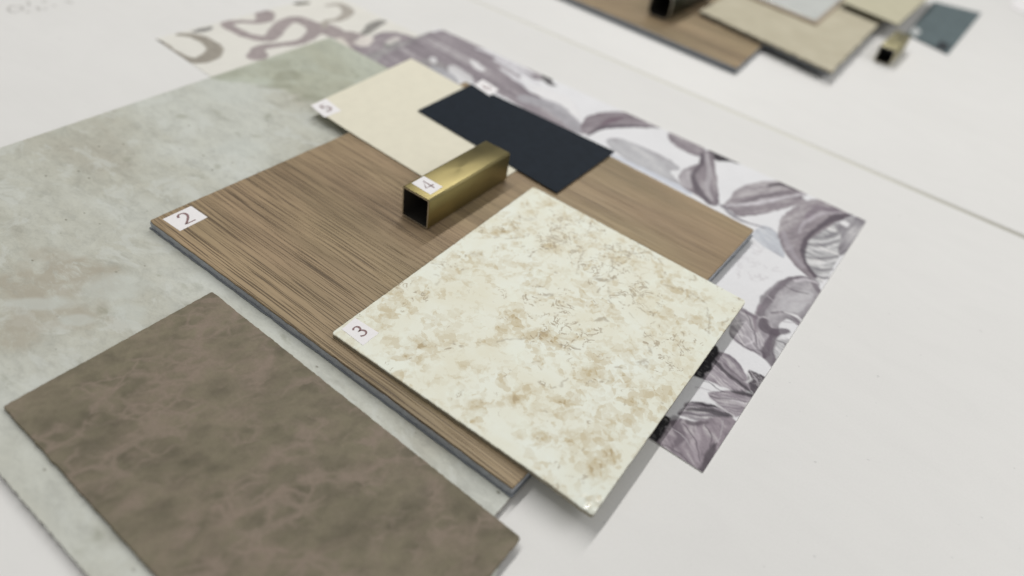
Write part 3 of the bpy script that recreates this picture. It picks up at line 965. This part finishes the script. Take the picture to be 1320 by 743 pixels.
def tile_paint(x, y):
    n = len(x)
    out = np.zeros((n, 4))

    def blob(ch, px, py, rx, ry, a, k):
        c = at2((px, py), Z_TILE)
        e = at2((px + rx, py), Z_TILE)
        g_ = at2((px, py + ry), Z_TILE)
        A = np.array([[e[0] - c[0], g_[0] - c[0]], [e[1] - c[1], g_[1] - c[1]]])
        Ai = np.linalg.inv(A)
        u = Ai[0, 0] * (x - c[0]) + Ai[0, 1] * (y - c[1])
        v = Ai[1, 0] * (x - c[0]) + Ai[1, 1] * (y - c[1])
        r = np.sqrt(u * u + v * v)
        w = fbm(x * 90, y * 90, k, 4) * 1.2 - .6
        out[:, ch] = np.maximum(out[:, ch], a * np.clip((1 + w - r) * 2.2, 0, 1))
    for k, b in enumerate([(90, 350, 60, 28, 1), (40, 375, 70, 35, .9), (130, 365, 40, 20, .9), (80, 405, 70, 30, .8), (20, 430, 50, 30, .8), (60, 330, 40, 14, .6)]):
        blob(0, *b, 100 + k)
    for k, b in enumerate([(50, 392, 50, 10, 1), (95, 412, 28, 8, .9), (150, 375, 45, 22, .9), (170, 405, 30, 18, .8), (300, 115, 60, 22, .6), (310, 190, 40, 12, .6)]):
        blob(1, *b, 130 + k)
    for k, b in enumerate([(372, 100, 22, 9, 1), (400, 128, 26, 6, .9), (290, 95, 34, 7, .7), (360, 82, 40, 8, .5), (345, 112, 40, 4, .7), (232, 150, 12, 4, .7), (280, 215, 7, 5, .8), (52, 253, 7, 4, .7), (163, 205, 6, 4, .6), (205, 355, 3, 2, .9), (330, 176, 10, 3, .5)]):
        blob(2, *b, 160 + k)
    # greener printed band at the far corner, parted by a soft curved line
    P = np.array([at2(p, Z_TILE) for p in [(240, 92), (270, 101), (310, 107), (355, 113), (385, 122), (403, 130), (425, 150), (560, 130), (470, 40), (380, 20)]])
    ins = np.zeros(n, bool)
    dm = np.full(n, 1e9)
    wx, wy = x + (fbm(x * 120, y * 120, 5, 3) - .5) * .006, y + (fbm(x * 120, y * 120, 9, 3) - .5) * .006
    for i in range(len(P)):
        a, b = P[i], P[(i + 1) % len(P)]
        ins ^= ((a[1] > wy) != (b[1] > wy)) & (wx < (b[0] - a[0]) * (wy - a[1]) / (b[1] - a[1] + 1e-12) + a[0])
        d = b - a
        t_ = np.clip(((wx - a[0]) * d[0] + (wy - a[1]) * d[1]) / (d @ d), 0, 1)
        dm = np.minimum(dm, np.hypot(wx - a[0] - t_ * d[0], wy - a[1] - t_ * d[1]))
    out[:, 3] = np.clip(np.where(ins, dm, -dm) / .004 + .5, 0, 1)
    return out


t = thing('stone_sheet', 'large pale sage stone effect sheet lying beneath the oak plank and the leather swatch', 'tile sample', ctr(q_tile, Z_TILE0))
sheet('stone_face', q_tile, Z_TILE0, Z_TILE, [M_tile, M_tile_side], t, step=0.0012, edge_r=0.0003, corner_r=0.001, paint=tile_paint, wav=0.0004)

# ------------------------------------------------------------------ 2 oak plank
wl, wr, wn_ = at2((192.5, 284), Z_WOOD), at2((972.4, 296.5), Z_WOOD), at2((661, 630), Z_WOOD)
q_wood = [wl, wn_, wr, wl + wr - wn_]
q_wood[3] = at2((600, 105), Z_WOOD)
t = thing('oak_plank', 'brown oak grain floor plank on a grey core, numbered 2, under the marble sheet', 'floor sample', ctr(q_wood, Z_WOOD0))
zc = 0.0075
sheet('grey_core', q_wood, Z_WOOD0 + 0.00063, zc, [M_core, M_core], t, step=0.003, wav=0.00045, seed=3, corner_r=0.0006)
sheet('wood_face', q_wood, zc + 0.00002, Z_WOOD, [M_wood, simple('oak_face_edge', (0.20, 0.15, 0.10), .6, .3, .2, 600)], t, step=0.003, edge_r=0.0005, wav=0.00030, seed=5, corner_r=0.0012)
cc_w = np.mean(q_wood, 0)
q_shade_lip = [cc_w + (a - cc_w) * 1.006 for a in np.array(q_wood)]
sheet('shade_lip', q_shade_lip, Z_WOOD0 - .00002, Z_WOOD0 + 0.0006, [M_slate, M_slate], t, step=0.004, wav=0.0003, seed=13)  # dark lip added under the core to draw its contact shadow
label_on(t, '2', [(209.6, 282.7), (246.4, 265.7), (267.7, 280.2), (232, 298)], Z_WOOD, 0.0095, 0.0011, (0, 0.0))

# ------------------------------------------------------------------ 3 cream marble sheet
q_mar = [at2(p, Z_MAR) for p in [(427, 429), (687.6, 240.5), (962, 388), (765, 663)]]


def marble_paint(x, y):
    n = len(x)
    out = np.zeros((n, 3))
    z_ = Z_MAR
    blobs = [(660, 425, 22, 10, .9), (690, 432, 24, 9, 1), (722, 440, 20, 8, .9), (752, 430, 18, 9, .8), (632, 440, 16, 8, .7), (668, 405, 14, 7, .7),
             (620, 522, 18, 8, 1), (655, 516, 20, 9, 1), (690, 500, 22, 8, .8), (600, 540, 14, 8, .6), (640, 300, 14, 8, .8), (655, 285, 10, 6, .6),
             (545, 375, 12, 8, .7), (575, 360, 10, 8, .6), (768, 605, 14, 14, 1), (790, 585, 12, 12, .9), (740, 560, 18, 10, .6), (700, 562, 12, 8, .6),
             (540, 445, 18, 8, .8), (515, 462, 16, 6, .8), (790, 330, 12, 8, .5), (762, 305, 14, 8, .5), (705, 320, 10, 8, .5), (822, 455, 14, 10, .6),
             (800, 490, 14, 9, .6), (872, 382, 14, 8, .5), (900, 410, 8, 16, .5), (850, 405, 16, 8, .5), (742, 385, 16, 10, .5), (585, 382, 10, 6, .5),
             (690, 470, 16, 8, .6), (730, 520, 16, 10, .6), (762, 480, 18, 10, .5), (820, 520, 10, 14, .5), (850, 480, 10, 10, .5), (600, 470, 12, 6, .4), (500, 410, 12, 6, .4), (905, 345, 14, 5, .5), (700, 265, 10, 5, .4)]

    def loc(px, py, rx, ry):
        c = at2((px, py), z_)
        e = at2((px + rx, py), z_)
        g_ = at2((px, py + ry), z_)
        Ai = np.linalg.inv(np.array([[e[0] - c[0], g_[0] - c[0]], [e[1] - c[1], g_[1] - c[1]]]))
        u = Ai[0, 0] * (x - c[0]) + Ai[0, 1] * (y - c[1])
        v = Ai[1, 0] * (x - c[0]) + Ai[1, 1] * (y - c[1])
        return np.sqrt(u * u + v * v)
    w = fbm(x * 160, y * 160, 3, 4) * 1.0 - .5
    for px, py, rx, ry, a in blobs:
        out[:, 0] = np.maximum(out[:, 0], a * np.clip((1.25 + w - loc(px, py, rx, ry)) * 1.4, 0, 1))
    for px, py, rx, ry, a in [(730, 300, 60, 40, 1), (790, 340, 60, 40, .9), (820, 370, 50, 40, .8), (700, 400, 60, 40, .7), (860, 440, 50, 50, .7), (540, 370, 50, 30, .5), (640, 290, 40, 20, .6), (760, 440, 60, 40, .6)]:
        out[:, 1] = np.maximum(out[:, 1], a * np.clip((1.0 - loc(px, py, rx, ry)) * 1.5, 0, 1))
    # hand placed fine squiggles
    P2 = lambda a: [np.array(at2(p, z_)) for p in a]
    o5 = lambda pts: [(640 + a / 2.973, 300 + b / 2.973) for a, b in pts]
    o4 = lambda pts: [(400 + a / 2.973, 230 + b / 2.973) for a, b in pts]
    lines = [(o5([(125, 95), (140, 72), (165, 65), (200, 60)]), .0008, .9), (o5([(335, 70), (318, 110), (310, 160)]), .0009, .55), (o5([(445, 95), (445, 130), (430, 165), (430, 240), (440, 290)]), .0007, .5),
             (o5([(380, 175), (410, 185), (450, 172)]), .0013, .75), (o5([(180, 240), (205, 245), (215, 235)]), .0007, .7), (o5([(395, 205), (388, 228)]), .0009, .6), (o5([(365, 95), (400, 100)]), .0006, .6),
             (o5([(640, 200), (690, 215), (740, 225), (800, 270), (815, 340), (815, 395)]), .0008, .5), (o5([(860, 350), (890, 330)]), .0009, .5), (o5([(740, 180), (765, 180), (760, 165)]), .0009, .5),
             (o5([(545, 285), (575, 315)]), .0006, .6), (o5([(515, 215), (530, 250), (560, 240)]), .0011, .55), (o5([(380, 340), (410, 325), (425, 338)]), .0012, .6), (o5([(340, 405), (355, 412)]), .0006, .8),
             (o5([(240, 430), (290, 438), (315, 446)]), .0007, .7), (o5([(0, 420), (60, 405), (120, 410)]), .0007, .5), (o5([(570, 400), (605, 395)]), .0006, .7), (o5([(540, 505), (570, 490), (575, 520)]), .0012, .6),
             (o5([(455, 515), (475, 517)]), .0009, .6), (o5([(400, 568), (422, 568)]), .0010, .7), (o5([(580, 430), (590, 460)]), .0008, .5), (o5([(140, 495), (165, 497)]), .0007, .6), (o5([(215, 597), (240, 592), (270, 560)]), .0008, .5),
             (o5([(460, 40), (480, 70), (530, 82), (570, 75)]), .0008, .5), (o5([(545, 60), (590, 80), (640, 120)]), .0009, .5), (o5([(230, 25), (255, 45)]), .0018, .35), (o5([(500, 300), (530, 330)]), .0006, .4),
             (o4([(705, 225), (760, 232), (830, 222)]), .0008, .4), (o4([(740, 180), (735, 210)]), .0009, .4), (o4([(780, 140), (840, 160), (860, 150)]), .0016, .35), (o4([(470, 325), (510, 330), (515, 345)]), .0008, .5),
             (o4([(480, 370), (500, 380), (485, 410)]), .0009, .35), (o4([(580, 350), (595, 345)]), .0007, .5), (o4([(930, 232), (980, 248)]), .0020, .45), (o4([(870, 240), (900, 250), (890, 262)]), .0007, .5), (o4([(905, 448), (925, 442)]), .0008, .7),
             (o4([(625, 290), (655, 292)]), .0018, .4), (o4([(545, 625), (552, 640)]), .0008, .4), (o4([(870, 410), (900, 425)]), .0007, .4)]
    wx = x + (fbm(x * 400, y * 400, 61, 2) - .5) * 0.002
    wy = y + (fbm(x * 400, y * 400, 71, 2) - .5) * 0.002
    brk = np.clip(fbm(x * 500, y * 500, 81, 2) * 3 - .7, 0, 1)
    for pts, wd, a in lines:
        p = P2(pts)
        dm = np.full(n, 1e9)
        for i in range(len(p) - 1):
            d = p[i + 1] - p[i]
            t_ = np.clip(((wx - p[i][0]) * d[0] + (wy - p[i][1]) * d[1]) / (d @ d), 0, 1)
            dm = np.minimum(dm, np.hypot(wx - p[i][0] - t_ * d[0], wy - p[i][1] - t_ * d[1]))
        out[:, 2] = np.maximum(out[:, 2], a * brk * np.clip(1.2 - dm / wd, 0, 1))
    # the film on the overhanging corner is polished
    cq = at2((765, 663), z_)
    gl = np.clip(1.3 - np.hypot(x - cq[0], y - cq[1]) / 0.009, 0, 1)
    return np.column_stack([out, gl])


t = thing('marble_sheet', 'glossy cream marble effect sheet with tan flecks, numbered 3, on the oak plank', 'tile sample', ctr(q_mar, Z_MAR0))
mid_m = np.mean(q_mar, 0)
cn = q_mar[3]


def mar_lift(x, y):
    # the overhanging near corner curls down a little
    d = np.hypot(x - cn[0], y - cn[1])
    out = -0.0014 * np.clip(1 - d / 0.030, 0, 1) ** 2
    for px, py, rad, h in ((762, 654, .0028, .0006), (756, 640, .0018, .0003), (775, 645, .0020, .0004)):
        c_ = at2((px, py), Z_MAR)
        out = out + h * np.clip(1 - (np.hypot(x - c_[0], y - c_[1]) / rad) ** 2, 0, 1) ** 1.5
    return out


sheet('marble_face', q_mar, Z_MAR0, Z_MAR, [M_marble, M_marble_side], t, step=0.0004, edge_r=0.0005, corner_r=0.0018, zfun=mar_lift, paint=marble_paint, wav=0.0002)
label_on(t, '3', [(440.4, 424.4), (457.9, 410), (488.5, 429.3), (468, 445.5)], Z_MAR, 0.0068, 0.0009)

# ------------------------------------------------------------------ leather swatch with its backing
zl = Z_TILE + 0.0019
la, lb_, lc = at2((2.5, 524), zl), at2((273.5, 375.5), zl), at2((672.6, 693), zl)
ld = lc + (la - lb_)
q_lea = [la, lb_, lc, ld]
t = thing('leather_swatch', 'matt taupe leather swatch with pinkish worn streaks lying on the stone sheet', 'leather sample', ctr(q_lea, Z_TILE))


def leather_paint(x, y):
    out = np.zeros((len(x), 3))
    wx = x + (fbm(x * 90, y * 90, 15, 4) - .5) * .014
    wy = y + (fbm(x * 90, y * 90, 19, 4) - .5) * .014
    for pts, wd, a in [([(272, 391), (244, 469), (211, 508), (183, 558), (150, 600)], .0075, .8), ([(239, 663), (333, 649), (400, 624), (472, 608), (540, 592)], .0018, 1), ([(350, 648), (420, 618), (470, 610)], .005, .6),
                       ([(111, 535), (167, 474), (233, 491)], .002, .7), ([(417, 547), (378, 574), (344, 602)], .0035, .7), ([(270, 730), (320, 700), (400, 742)], .005, .6), ([(560, 640), (600, 690), (540, 705)], .005, .5),
                       ([(300, 380), (350, 440), (330, 470)], .003, .4), ([(60, 560), (120, 620), (170, 640)], .004, .5), ([(455, 600), (470, 560), (500, 550)], .002, .5)]:
        p = [at2(q_, zl) for q_ in pts]
        dm = np.full(len(x), 1e9)
        for i in range(len(p) - 1):
            d = p[i + 1] - p[i]
            t_ = np.clip(((wx - p[i][0]) * d[0] + (wy - p[i][1]) * d[1]) / (d @ d), 0, 1)
            dm = np.minimum(dm, np.hypot(wx - p[i][0] - t_ * d[0], wy - p[i][1] - t_ * d[1]))
        out[:, 0] = np.maximum(out[:, 0], a * np.exp(-(dm / wd) ** 2))
    return out


sheet('leather_face', q_lea, zl - 0.0011, zl, [M_leather, M_leather_side], t, step=0.0009, paint=leather_paint, edge_r=0.0006, corner_r=0.0012, wav=0.00035, seed=9)
b0 = la + (lb_ - la) * .03 + np.array([.003, 0])
yb = la[1] + .002
p2, p3 = at2((663, 692), zl - .0013), at2((625, 768), zl - .0013)
dd_ = (p3 - p2) / (p3 - p2)[1]
bk = [np.array([la[0] + .003, yb]), np.array([lb_[0] + .003, lb_[1] - .003]), p2, p2 + dd_ * (yb - p2[1])]
sheet('backing_sheet', bk, Z_TILE + 0.00005, zl - 0.00115, [simple('pale_backing', (0.46, 0.48, 0.43), .6, .3, .06, 200), M_tile_side], t, step=0.01)

# ------------------------------------------------------------------ 5 cream card
zc5 = Z_WOOD + 0.0009
k_l, k_t = at2((399.5, 136), zc5 + .0014), at2((530, 77.5), zc5)
k_n = at2((599, 260.5), zc5)
k_f = at2((668, 218), zc5)
dkb = (k_f - k_n) / np.linalg.norm(k_f - k_n)
k_r = k_n + dkb * np.linalg.norm(k_t - k_l)
q_c5 = [k_l, k_n, k_r, k_t]
xl = k_l[0]


def lift5(x, y):
    return 0.0014 * np.clip(1 - (x - xl) / 0.050, 0, 1) ** 1.3


t = thing('colour_card', 'plain cream card numbered 5, partly covered by the navy card', 'colour card', ctr(q_c5, Z_WOOD))
sheet('card_face', q_c5, Z_WOOD + 0.0002, zc5 - 0.0002, [M_card, M_card_edge], t, step=0.003, zfun=lift5, wav=0.0001, corner_r=0.0012)
lq = [(400.5, 136.5), (420, 127.5), (440, 142.0), (418.5, 150.6)]
q = [at2(p, zc5 + 0.0012) for p in lq]
lbm = sheet('number_label', q, zc5 - .00018, zc5 - .0001, [M_label, M_label], t, step=0.002, zfun=lift5)
cc5 = np.mean(q, 0)
numeral('5', cc5, 0.0085, (-1, 0.03), zc5 + 0.0012, lbm, w=0.0010)

# ------------------------------------------------------------------ 6 navy card
zn = zc5 + 0.0007
q_nv = [at2(p, zn) for p in [(538.5, 142.6), (717.8, 248.5), (792.7, 195.5), (608, 108.5)]]
t = thing('colour_card', 'dark navy card with a white label on its far edge, lying on the cream card', 'colour card', ctr(q_nv, zc5))
sheet('card_face', q_nv, zc5 + 0.0001, zn, [M_navy, simple('navy_edge', (0.03, 0.035, 0.045), .7, .2)], t, step=0.004, wav=0.00012, corner_r=0.0005)
label_on(t, '6', [(611, 110), (622, 102.5), (643, 115.5), (631, 123.5)], zn, 0.0075, 0.0008)


# ------------------------------------------------------------------ square brass tubes
def tube(name, label, p_near, p_near_r, length, side, z, group=None, mat=None, cat='metal tube', wall=0.0011, rad=0.0016, with_label=None):
    """p_near / p_near_r: xy of the two lower corners of the open near end"""
    d = np.array(p_near_r) - np.array(p_near)
    ex = d / np.linalg.norm(d)
    ey = np.array([-ex[1], ex[0]])
    c = (np.array(p_near) + np.array(p_near_r)) / 2
    t_ = thing(name, label, cat, (float(c[0]), float(c[1]), z), group)

    def ring(sd, r, seg=5):
        out = []
        h = sd / 2
        for k_, (sx, sz) in enumerate([(1, -1), (1, 1), (-1, 1), (-1, -1)]):
            cx_, cz = sx * (h - r), sz * (h - r)
            a0 = [-90, 0, 90, 180][k_]
            for i in range(seg + 1):
                a = math.radians(a0 + 90 * i / seg)
                out.append((cx_ + r * math.cos(a), cz + r * math.sin(a) + h))
        return out
    ro = ring(side, rad)
    ri = [(x_, z_ + wall) for x_, z_ in ring(side - 2 * wall, max(rad - wall, 0.0004))]
    ro_in = [(x_ * (1 - .0003 / side * 2), (z_ - side / 2) * (1 - .0006 / side) + side / 2) for x_, z_ in ro]
    bm = bmesh.new()

    def addring(r, yy):
        return [bm.verts.new((*(c + ex * x_ + ey * yy), z + z_)) for x_, z_ in r]
    seq = [addring(ro, 0.0003), addring(ro, length - 0.0003), addring(ro_in, length), addring(ri, length), addring(ri, 0.0), addring(ro_in, 0.0)]
    k_ = len(ro)
    for s_ in range(6):
        a, b = seq[s_], seq[(s_ + 1) % 6]
        for i in range(k_):
            j = (i + 1) % k_
            f_ = bm.faces.new((a[i], a[j], b[j], b[i]))
            f_.smooth = s_ in (0, 3)
            f_.material_index = 1 if s_ == 3 else (2 if s_ in (2, 4) else 0)
    bmesh.ops.recalc_face_normals(bm, faces=bm.faces)
    me = bpy.data.meshes.new('tube_wall')
    bm.to_mesh(me)
    bm.free()
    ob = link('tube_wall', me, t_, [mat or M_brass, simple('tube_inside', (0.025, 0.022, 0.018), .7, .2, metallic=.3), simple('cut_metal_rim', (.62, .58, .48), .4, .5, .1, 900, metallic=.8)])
    return t_, c, ex, ey


zt = Z_WOOD + 0.0004
bl, br = at2((518.5, 277.5), zt), at2((551.3, 297), zt)
side = 0.0198
brx = br
blx = br + (bl - br) / np.linalg.norm(bl - br) * side
t, c, ex, ey = tube('brass_tube', 'short square brushed brass tube numbered 4, lying on the oak plank', blx, brx, 0.0735, side, zt)
ztt = zt + side
lq = [(530.5, 236.3), (546.5, 227.2), (570.8, 241.0), (555, 251.2)]
q = [at2(p, ztt + .0001) for p in lq]
lbm = sheet('number_label', q, ztt + .00003, ztt + .00012, [M_label, M_label], t, step=0.004)
numeral('4', np.mean(q, 0), 0.0088, (-1, 0.05), ztt + 0.00018, lbm, w=0.0009)

# ------------------------------------------------------------------ the second group beyond the seam (out of focus)
zw = 0.0062
w_n = at2((950, 88), zw)
w_e = at2((735, -3), zw)
dA2 = (w_e - w_n) / np.linalg.norm(w_e - w_n)
w_r = at2((990, 52), zw)
dB2 = (w_r - w_n) / np.linalg.norm(w_r - w_n)
q = [w_n, w_n + dB2 * .26, w_n + dB2 * .26 + dA2 * .26, w_n + dA2 * .26]
t = thing('oak_plank', 'brown oak plank of the far sample group, under the dark metal tube', 'floor sample', ctr(q, 0))
sheet('grey_core', q, 0.0003, 0.0048, [M_slate, M_slate], t, step=0.01)
sheet('wood_face', q, 0.00485, zw, [M_wood, M_core], t, step=0.01, edge_r=.0005)

zr = 0.0115
r_l, r_n, r_r = at2((902, 14), zr), at2((1072, 92), zr), at2((1124, 40), zr)
u1 = r_r - r_n
q = [r_l, r_n, r_n + u1 * 1.75, r_l + u1 * 1.75]
t = thing('textile_tile', 'beige tile with a ribbed edge in the far sample group, resting on the oak plank', 'tile sample', ctr(q, zw))
M_rib, nt, b = newmat('beige_ribbed', 0.7, 0.25)
n = N(nt)
wv = n.new('ShaderNodeTexWave', wave_type='BANDS', bands_direction='X')
wv.inputs['Scale'].default_value = 60
wv.inputs['Distortion'].default_value = 1.5
n.lk(n.coord(), wv.inputs['Vector'])
n.lk(n.mix(.5, (0.50, 0.46, 0.345), n.ramp(n.noise(n.coord(), 45, 5), [(.3, (0.42, 0.38, 0.28)), (.7, (0.56, 0.52, 0.41))])), b.inputs['Base Color'])
n.bump(wv.outputs['Fac'], b, .4, .0006)
sheet('ribbed_face', q, zr - .0022, zr, [M_rib, simple('rib_edge', (.33, .29, .21), .8, .2)], t, step=0.002, wav=0.0028, edge_r=.0006)
q2 = [a * .985 + np.mean(q, 0) * .015 for a in q]
sheet('grey_backing', q2, zw + .0001, zr - .0023, [M_core, simple('slate_edge', (.20, .22, .24), .6, .3)], t, step=0.02)

zg = zr + .0042
q = [at2(p, zg) for p in [(958, -12), (1052, 26), (1092, -8), (1000, -40)]]
t = thing('glass_tile', 'pale grey glassy tile with a pinkish rim on top of the beige ribbed tile', 'tile sample', ctr(q, zr))
sheet('rim', [np.mean(q, 0) + (a - np.mean(q, 0)) * 1.06 for a in q], zr + .0001, zg - .0016, [simple('pinkish_rim', (.44, .36, .28), .6, .3)], t, step=.02)
sheet('glass_face', q, zg - .0015, zg, [simple('pale_glass', (.60, .62, .60), .18, .5, .05, 40)], t, step=.01, edge_r=.0008, corner_r=.004)

# far brass tube, its back end under the pale card
zt2 = 0.0004
f_r = at2((1146, 86), zt2)
f_l = at2((1122, 78), zt2)
sd2 = 0.0165
t, c, ex, ey = tube('brass_tube', 'dull square brass tube with a dark open end, beside the blue grey card', f_r + np.array([-1.0, .0]) * sd2, f_r, 0.062, sd2, zt2,
                    mat=mat_brass('dull_brass', (0.36, 0.33, 0.20), .5))

zp = zt2 + sd2 + .0016
q = [at2(p, zp) for p in [(1085, 2), (1158, 32), (1209, -14), (1140, -40)]]
t = thing('pale_tile', 'pale cream tile propped on the far brass tube, above the ribbed tile', 'tile sample', ctr(q, zp - .0015))
sheet('cream_face', q, zp - .0016, zp, [simple('pale_cream', (.52, .49, .36), .6, .3, .04, 60), simple('shaded_olive_edge', (.16, .15, .10), .7, .2)], t, step=.01, edge_r=.0004)  # edge colour carries the dark olive shadow below the tile

zb = 0.0011
q = [at2(p, zb) for p in [(1168, 44), (1222, 70), (1265, 17), (1204, 2)]]
t = thing('colour_card', 'blue grey card with a dark spot at its near corner, beside the dull brass tube', 'colour card', ctr(q, 0))
M_bg, nt, b = newmat('blue_grey_card', .6, .3)
n = N(nt)
n.lk(n.ramp(n.noise(n.coord(), 55, 4), [(.3, (.085, .115, .125)), (.7, (.115, .155, .165))]), b.inputs['Base Color'])
bb = sheet('card_face', q, .0003, zb, [M_bg, simple('slate_card_edge', (.05, .06, .07), .7, .2)], t, step=.01)
qq = [at2(p, zb + .0002) for p in [(1206, 60), (1219, 66), (1224, 58), (1212, 53)]]
sheet('dark_spot', qq, zb + .00005, zb + .0002, [simple('dark_spot_ink', (.02, .024, .03), .6, .3)], t, step=.003, corner_r=.001)
qq = [at2(p, zb + .0002) for p in [(1172, 40), (1180, 48), (1188, 41), (1180, 34)]]
sheet('number_label', qq, zb + .00005, zb + .0002, [simple('greyed_label', (.45, .47, .47), .6, .3)], t, step=.003)

# dark metal tube on the far oak plank
zk = zw + .0003
k_r2 = at2((861, 29), zk)
k_l2 = at2((829, 16), zk)
dk = (k_r2 - k_l2)
sdk = 0.025
M_dark = mat_brass('blackened_metal', (.05, .052, .042), .35)
t, c, ex, ey = tube('dark_metal_tube', 'blackened square metal tube lying on the far oak plank', k_r2 - np.array([1.0, .0]) * sdk, k_r2, 0.10, sdk, zk, mat=M_dark, rad=.007)

# white tag at the far right
q = [at2(p, .0012) for p in [(1302, 8), (1330, 22), (1350, 0), (1316, -12)]]
t = sheet('paper_tag', q, .0002, .0012, [M_label, M_label], None, step=.01)
t['label'] = 'small white paper tag cut by the top right corner of the picture'
t['category'] = 'paper tag'

# faint printed lettering on the table at the far left
bm = bmesh.new()
M_faint = simple('faint_print', (.56, .55, .53), .5, .4)


def ribbon(pts, w, z_):
    P = [at2(p, z_) for p in pts]
    prev = None
    for i in range(len(P)):
        d = P[min(i + 1, len(P) - 1)] - P[max(i - 1, 0)]
        d = d / np.linalg.norm(d)
        nn = np.array([-d[1], d[0]])
        a = bm.verts.new((*(P[i] + nn * w), z_))
        b_ = bm.verts.new((*(P[i] - nn * w), z_))
        if prev:
            bm.faces.new((prev[0], prev[1], b_, a))
        prev = (a, b_)


for pts in [[(22, 9), (14, 8), (10, 12), (14, 16), (22, 16)], [(24, 8), (29, 9), (29, 13), (23, 14)], [(35, 2), (38, 5), (36, 8)], [(33, 16), (39, 15)], [(54, 2), (60, 3)], [(56, 12), (60, 11)], [(68, 7), (72, 8)], [(48, 9), (51, 14)], [(84, 2), (94, 4)]]:
    ribbon(pts, .0011, .00008)
me = bpy.data.meshes.new('faint_lettering')
bmesh.ops.recalc_face_normals(bm, faces=bm.faces)
bm.to_mesh(me)
bm.free()
link('faint_lettering', me, near, [M_faint])

# ------------------------------------------------------------------ light: a long ceiling strip up and to the left, plus the room's soft light
w = bpy.data.worlds.new('World')
S.world = w
w.use_nodes = True
nt = w.node_tree
bg = nt.nodes['Background']
tc = nt.nodes.new('ShaderNodeTexCoord')
sx = nt.nodes.new('ShaderNodeSeparateXYZ')
nt.links.new(tc.outputs['Generated'], sx.inputs[0])
rp = nt.nodes.new('ShaderNodeValToRGB')
nt.links.new(sx.outputs[2], rp.inputs['Fac'])
rp.color_ramp.elements[0].position = 0.0
rp.color_ramp.elements[0].color = (.40, .395, .385, 1)
rp.color_ramp.elements[1].position = 1.0
rp.color_ramp.elements[1].color = (.62, .62, .615, 1)
# gradient added to the world light: brighter right, dimmer left
rx = nt.nodes.new('ShaderNodeValToRGB')
mr = nt.nodes.new('ShaderNodeMath')
mr.operation = 'MULTIPLY_ADD'
mr.inputs[1].default_value = 0.5
mr.inputs[2].default_value = 0.5
nt.links.new(sx.outputs[0], mr.inputs[0])
nt.links.new(mr.outputs[0], rx.inputs['Fac'])
rx.color_ramp.elements[0].color = (.30, .30, .30, 1)
rx.color_ramp.elements[1].color = (1.55, 1.55, 1.53, 1)
mm = nt.nodes.new('ShaderNodeMix')
mm.data_type = 'RGBA'
mm.blend_type = 'MULTIPLY'
mm.inputs[0].default_value = 1
nt.links.new(rp.outputs['Color'], mm.inputs[6])
nt.links.new(rx.outputs['Color'], mm.inputs[7])
nt.links.new(mm.outputs[2], bg.inputs['Color'])
bg.inputs['Strength'].default_value = 0.60


def area(name, loc, target, sx_, sy_, power, col=(1, 1, 1)):
    l = bpy.data.lights.new(name, 'AREA')
    l.shape = 'RECTANGLE'
    l.size = sx_
    l.size_y = sy_
    l.energy = power
    l.color = col
    o_ = bpy.data.objects.new(name, l)
    COL.objects.link(o_)
    o_.location = loc
    o_.rotation_euler = (0, 0, 0)
    return o_


A1 = area('ceiling_strip_light', (-0.95, 1.35, 2.0), None, 0.10, 3.2, 43, (1.0, 0.985, 0.955))
A2 = area('added_fill_light', (0.50, 0.85, 0.70), None, 0.55, 0.45, 2.3, (1.0, 0.99, 0.975))  # unseen fill lamp, added so the left of the table falls off darker
A2.rotation_euler = (Vector((0.50, 0.85, 0.70)) - Vector((-0.1, 0.35, 0))).to_track_quat('Z', 'Y').to_euler()

# ------------------------------------------------------------------ camera
cam = bpy.data.cameras.new('camera')
co = bpy.data.objects.new('camera', cam)
COL.objects.link(co)
S.camera = co
cx_ = R @ np.array([1, 0, 0])
cy_ = R @ np.array([0, -1, 0])
cz_ = R @ np.array([0, 0, -1])
co.matrix_world = Matrix(((cx_[0], cy_[0], cz_[0], 0), (cx_[1], cy_[1], cz_[1], 0), (cx_[2], cy_[2], cz_[2], H), (0, 0, 0, 1)))
cam.sensor_width = 36
cam.lens = F / 1320 * 36
cam.clip_start = 0.01
cam.clip_end = 50
cam.dof.use_dof = True
fpnt = at(500, 400, Z_MAR) - C0
cam.dof.focus_distance = float((R.T @ fpnt)[2])
cam.dof.aperture_fstop = 3.7

S.render.engine = 'CYCLES'
S.view_settings.view_transform = 'Standard'
S.view_settings.look = 'None'
S.view_settings.exposure = 0.0
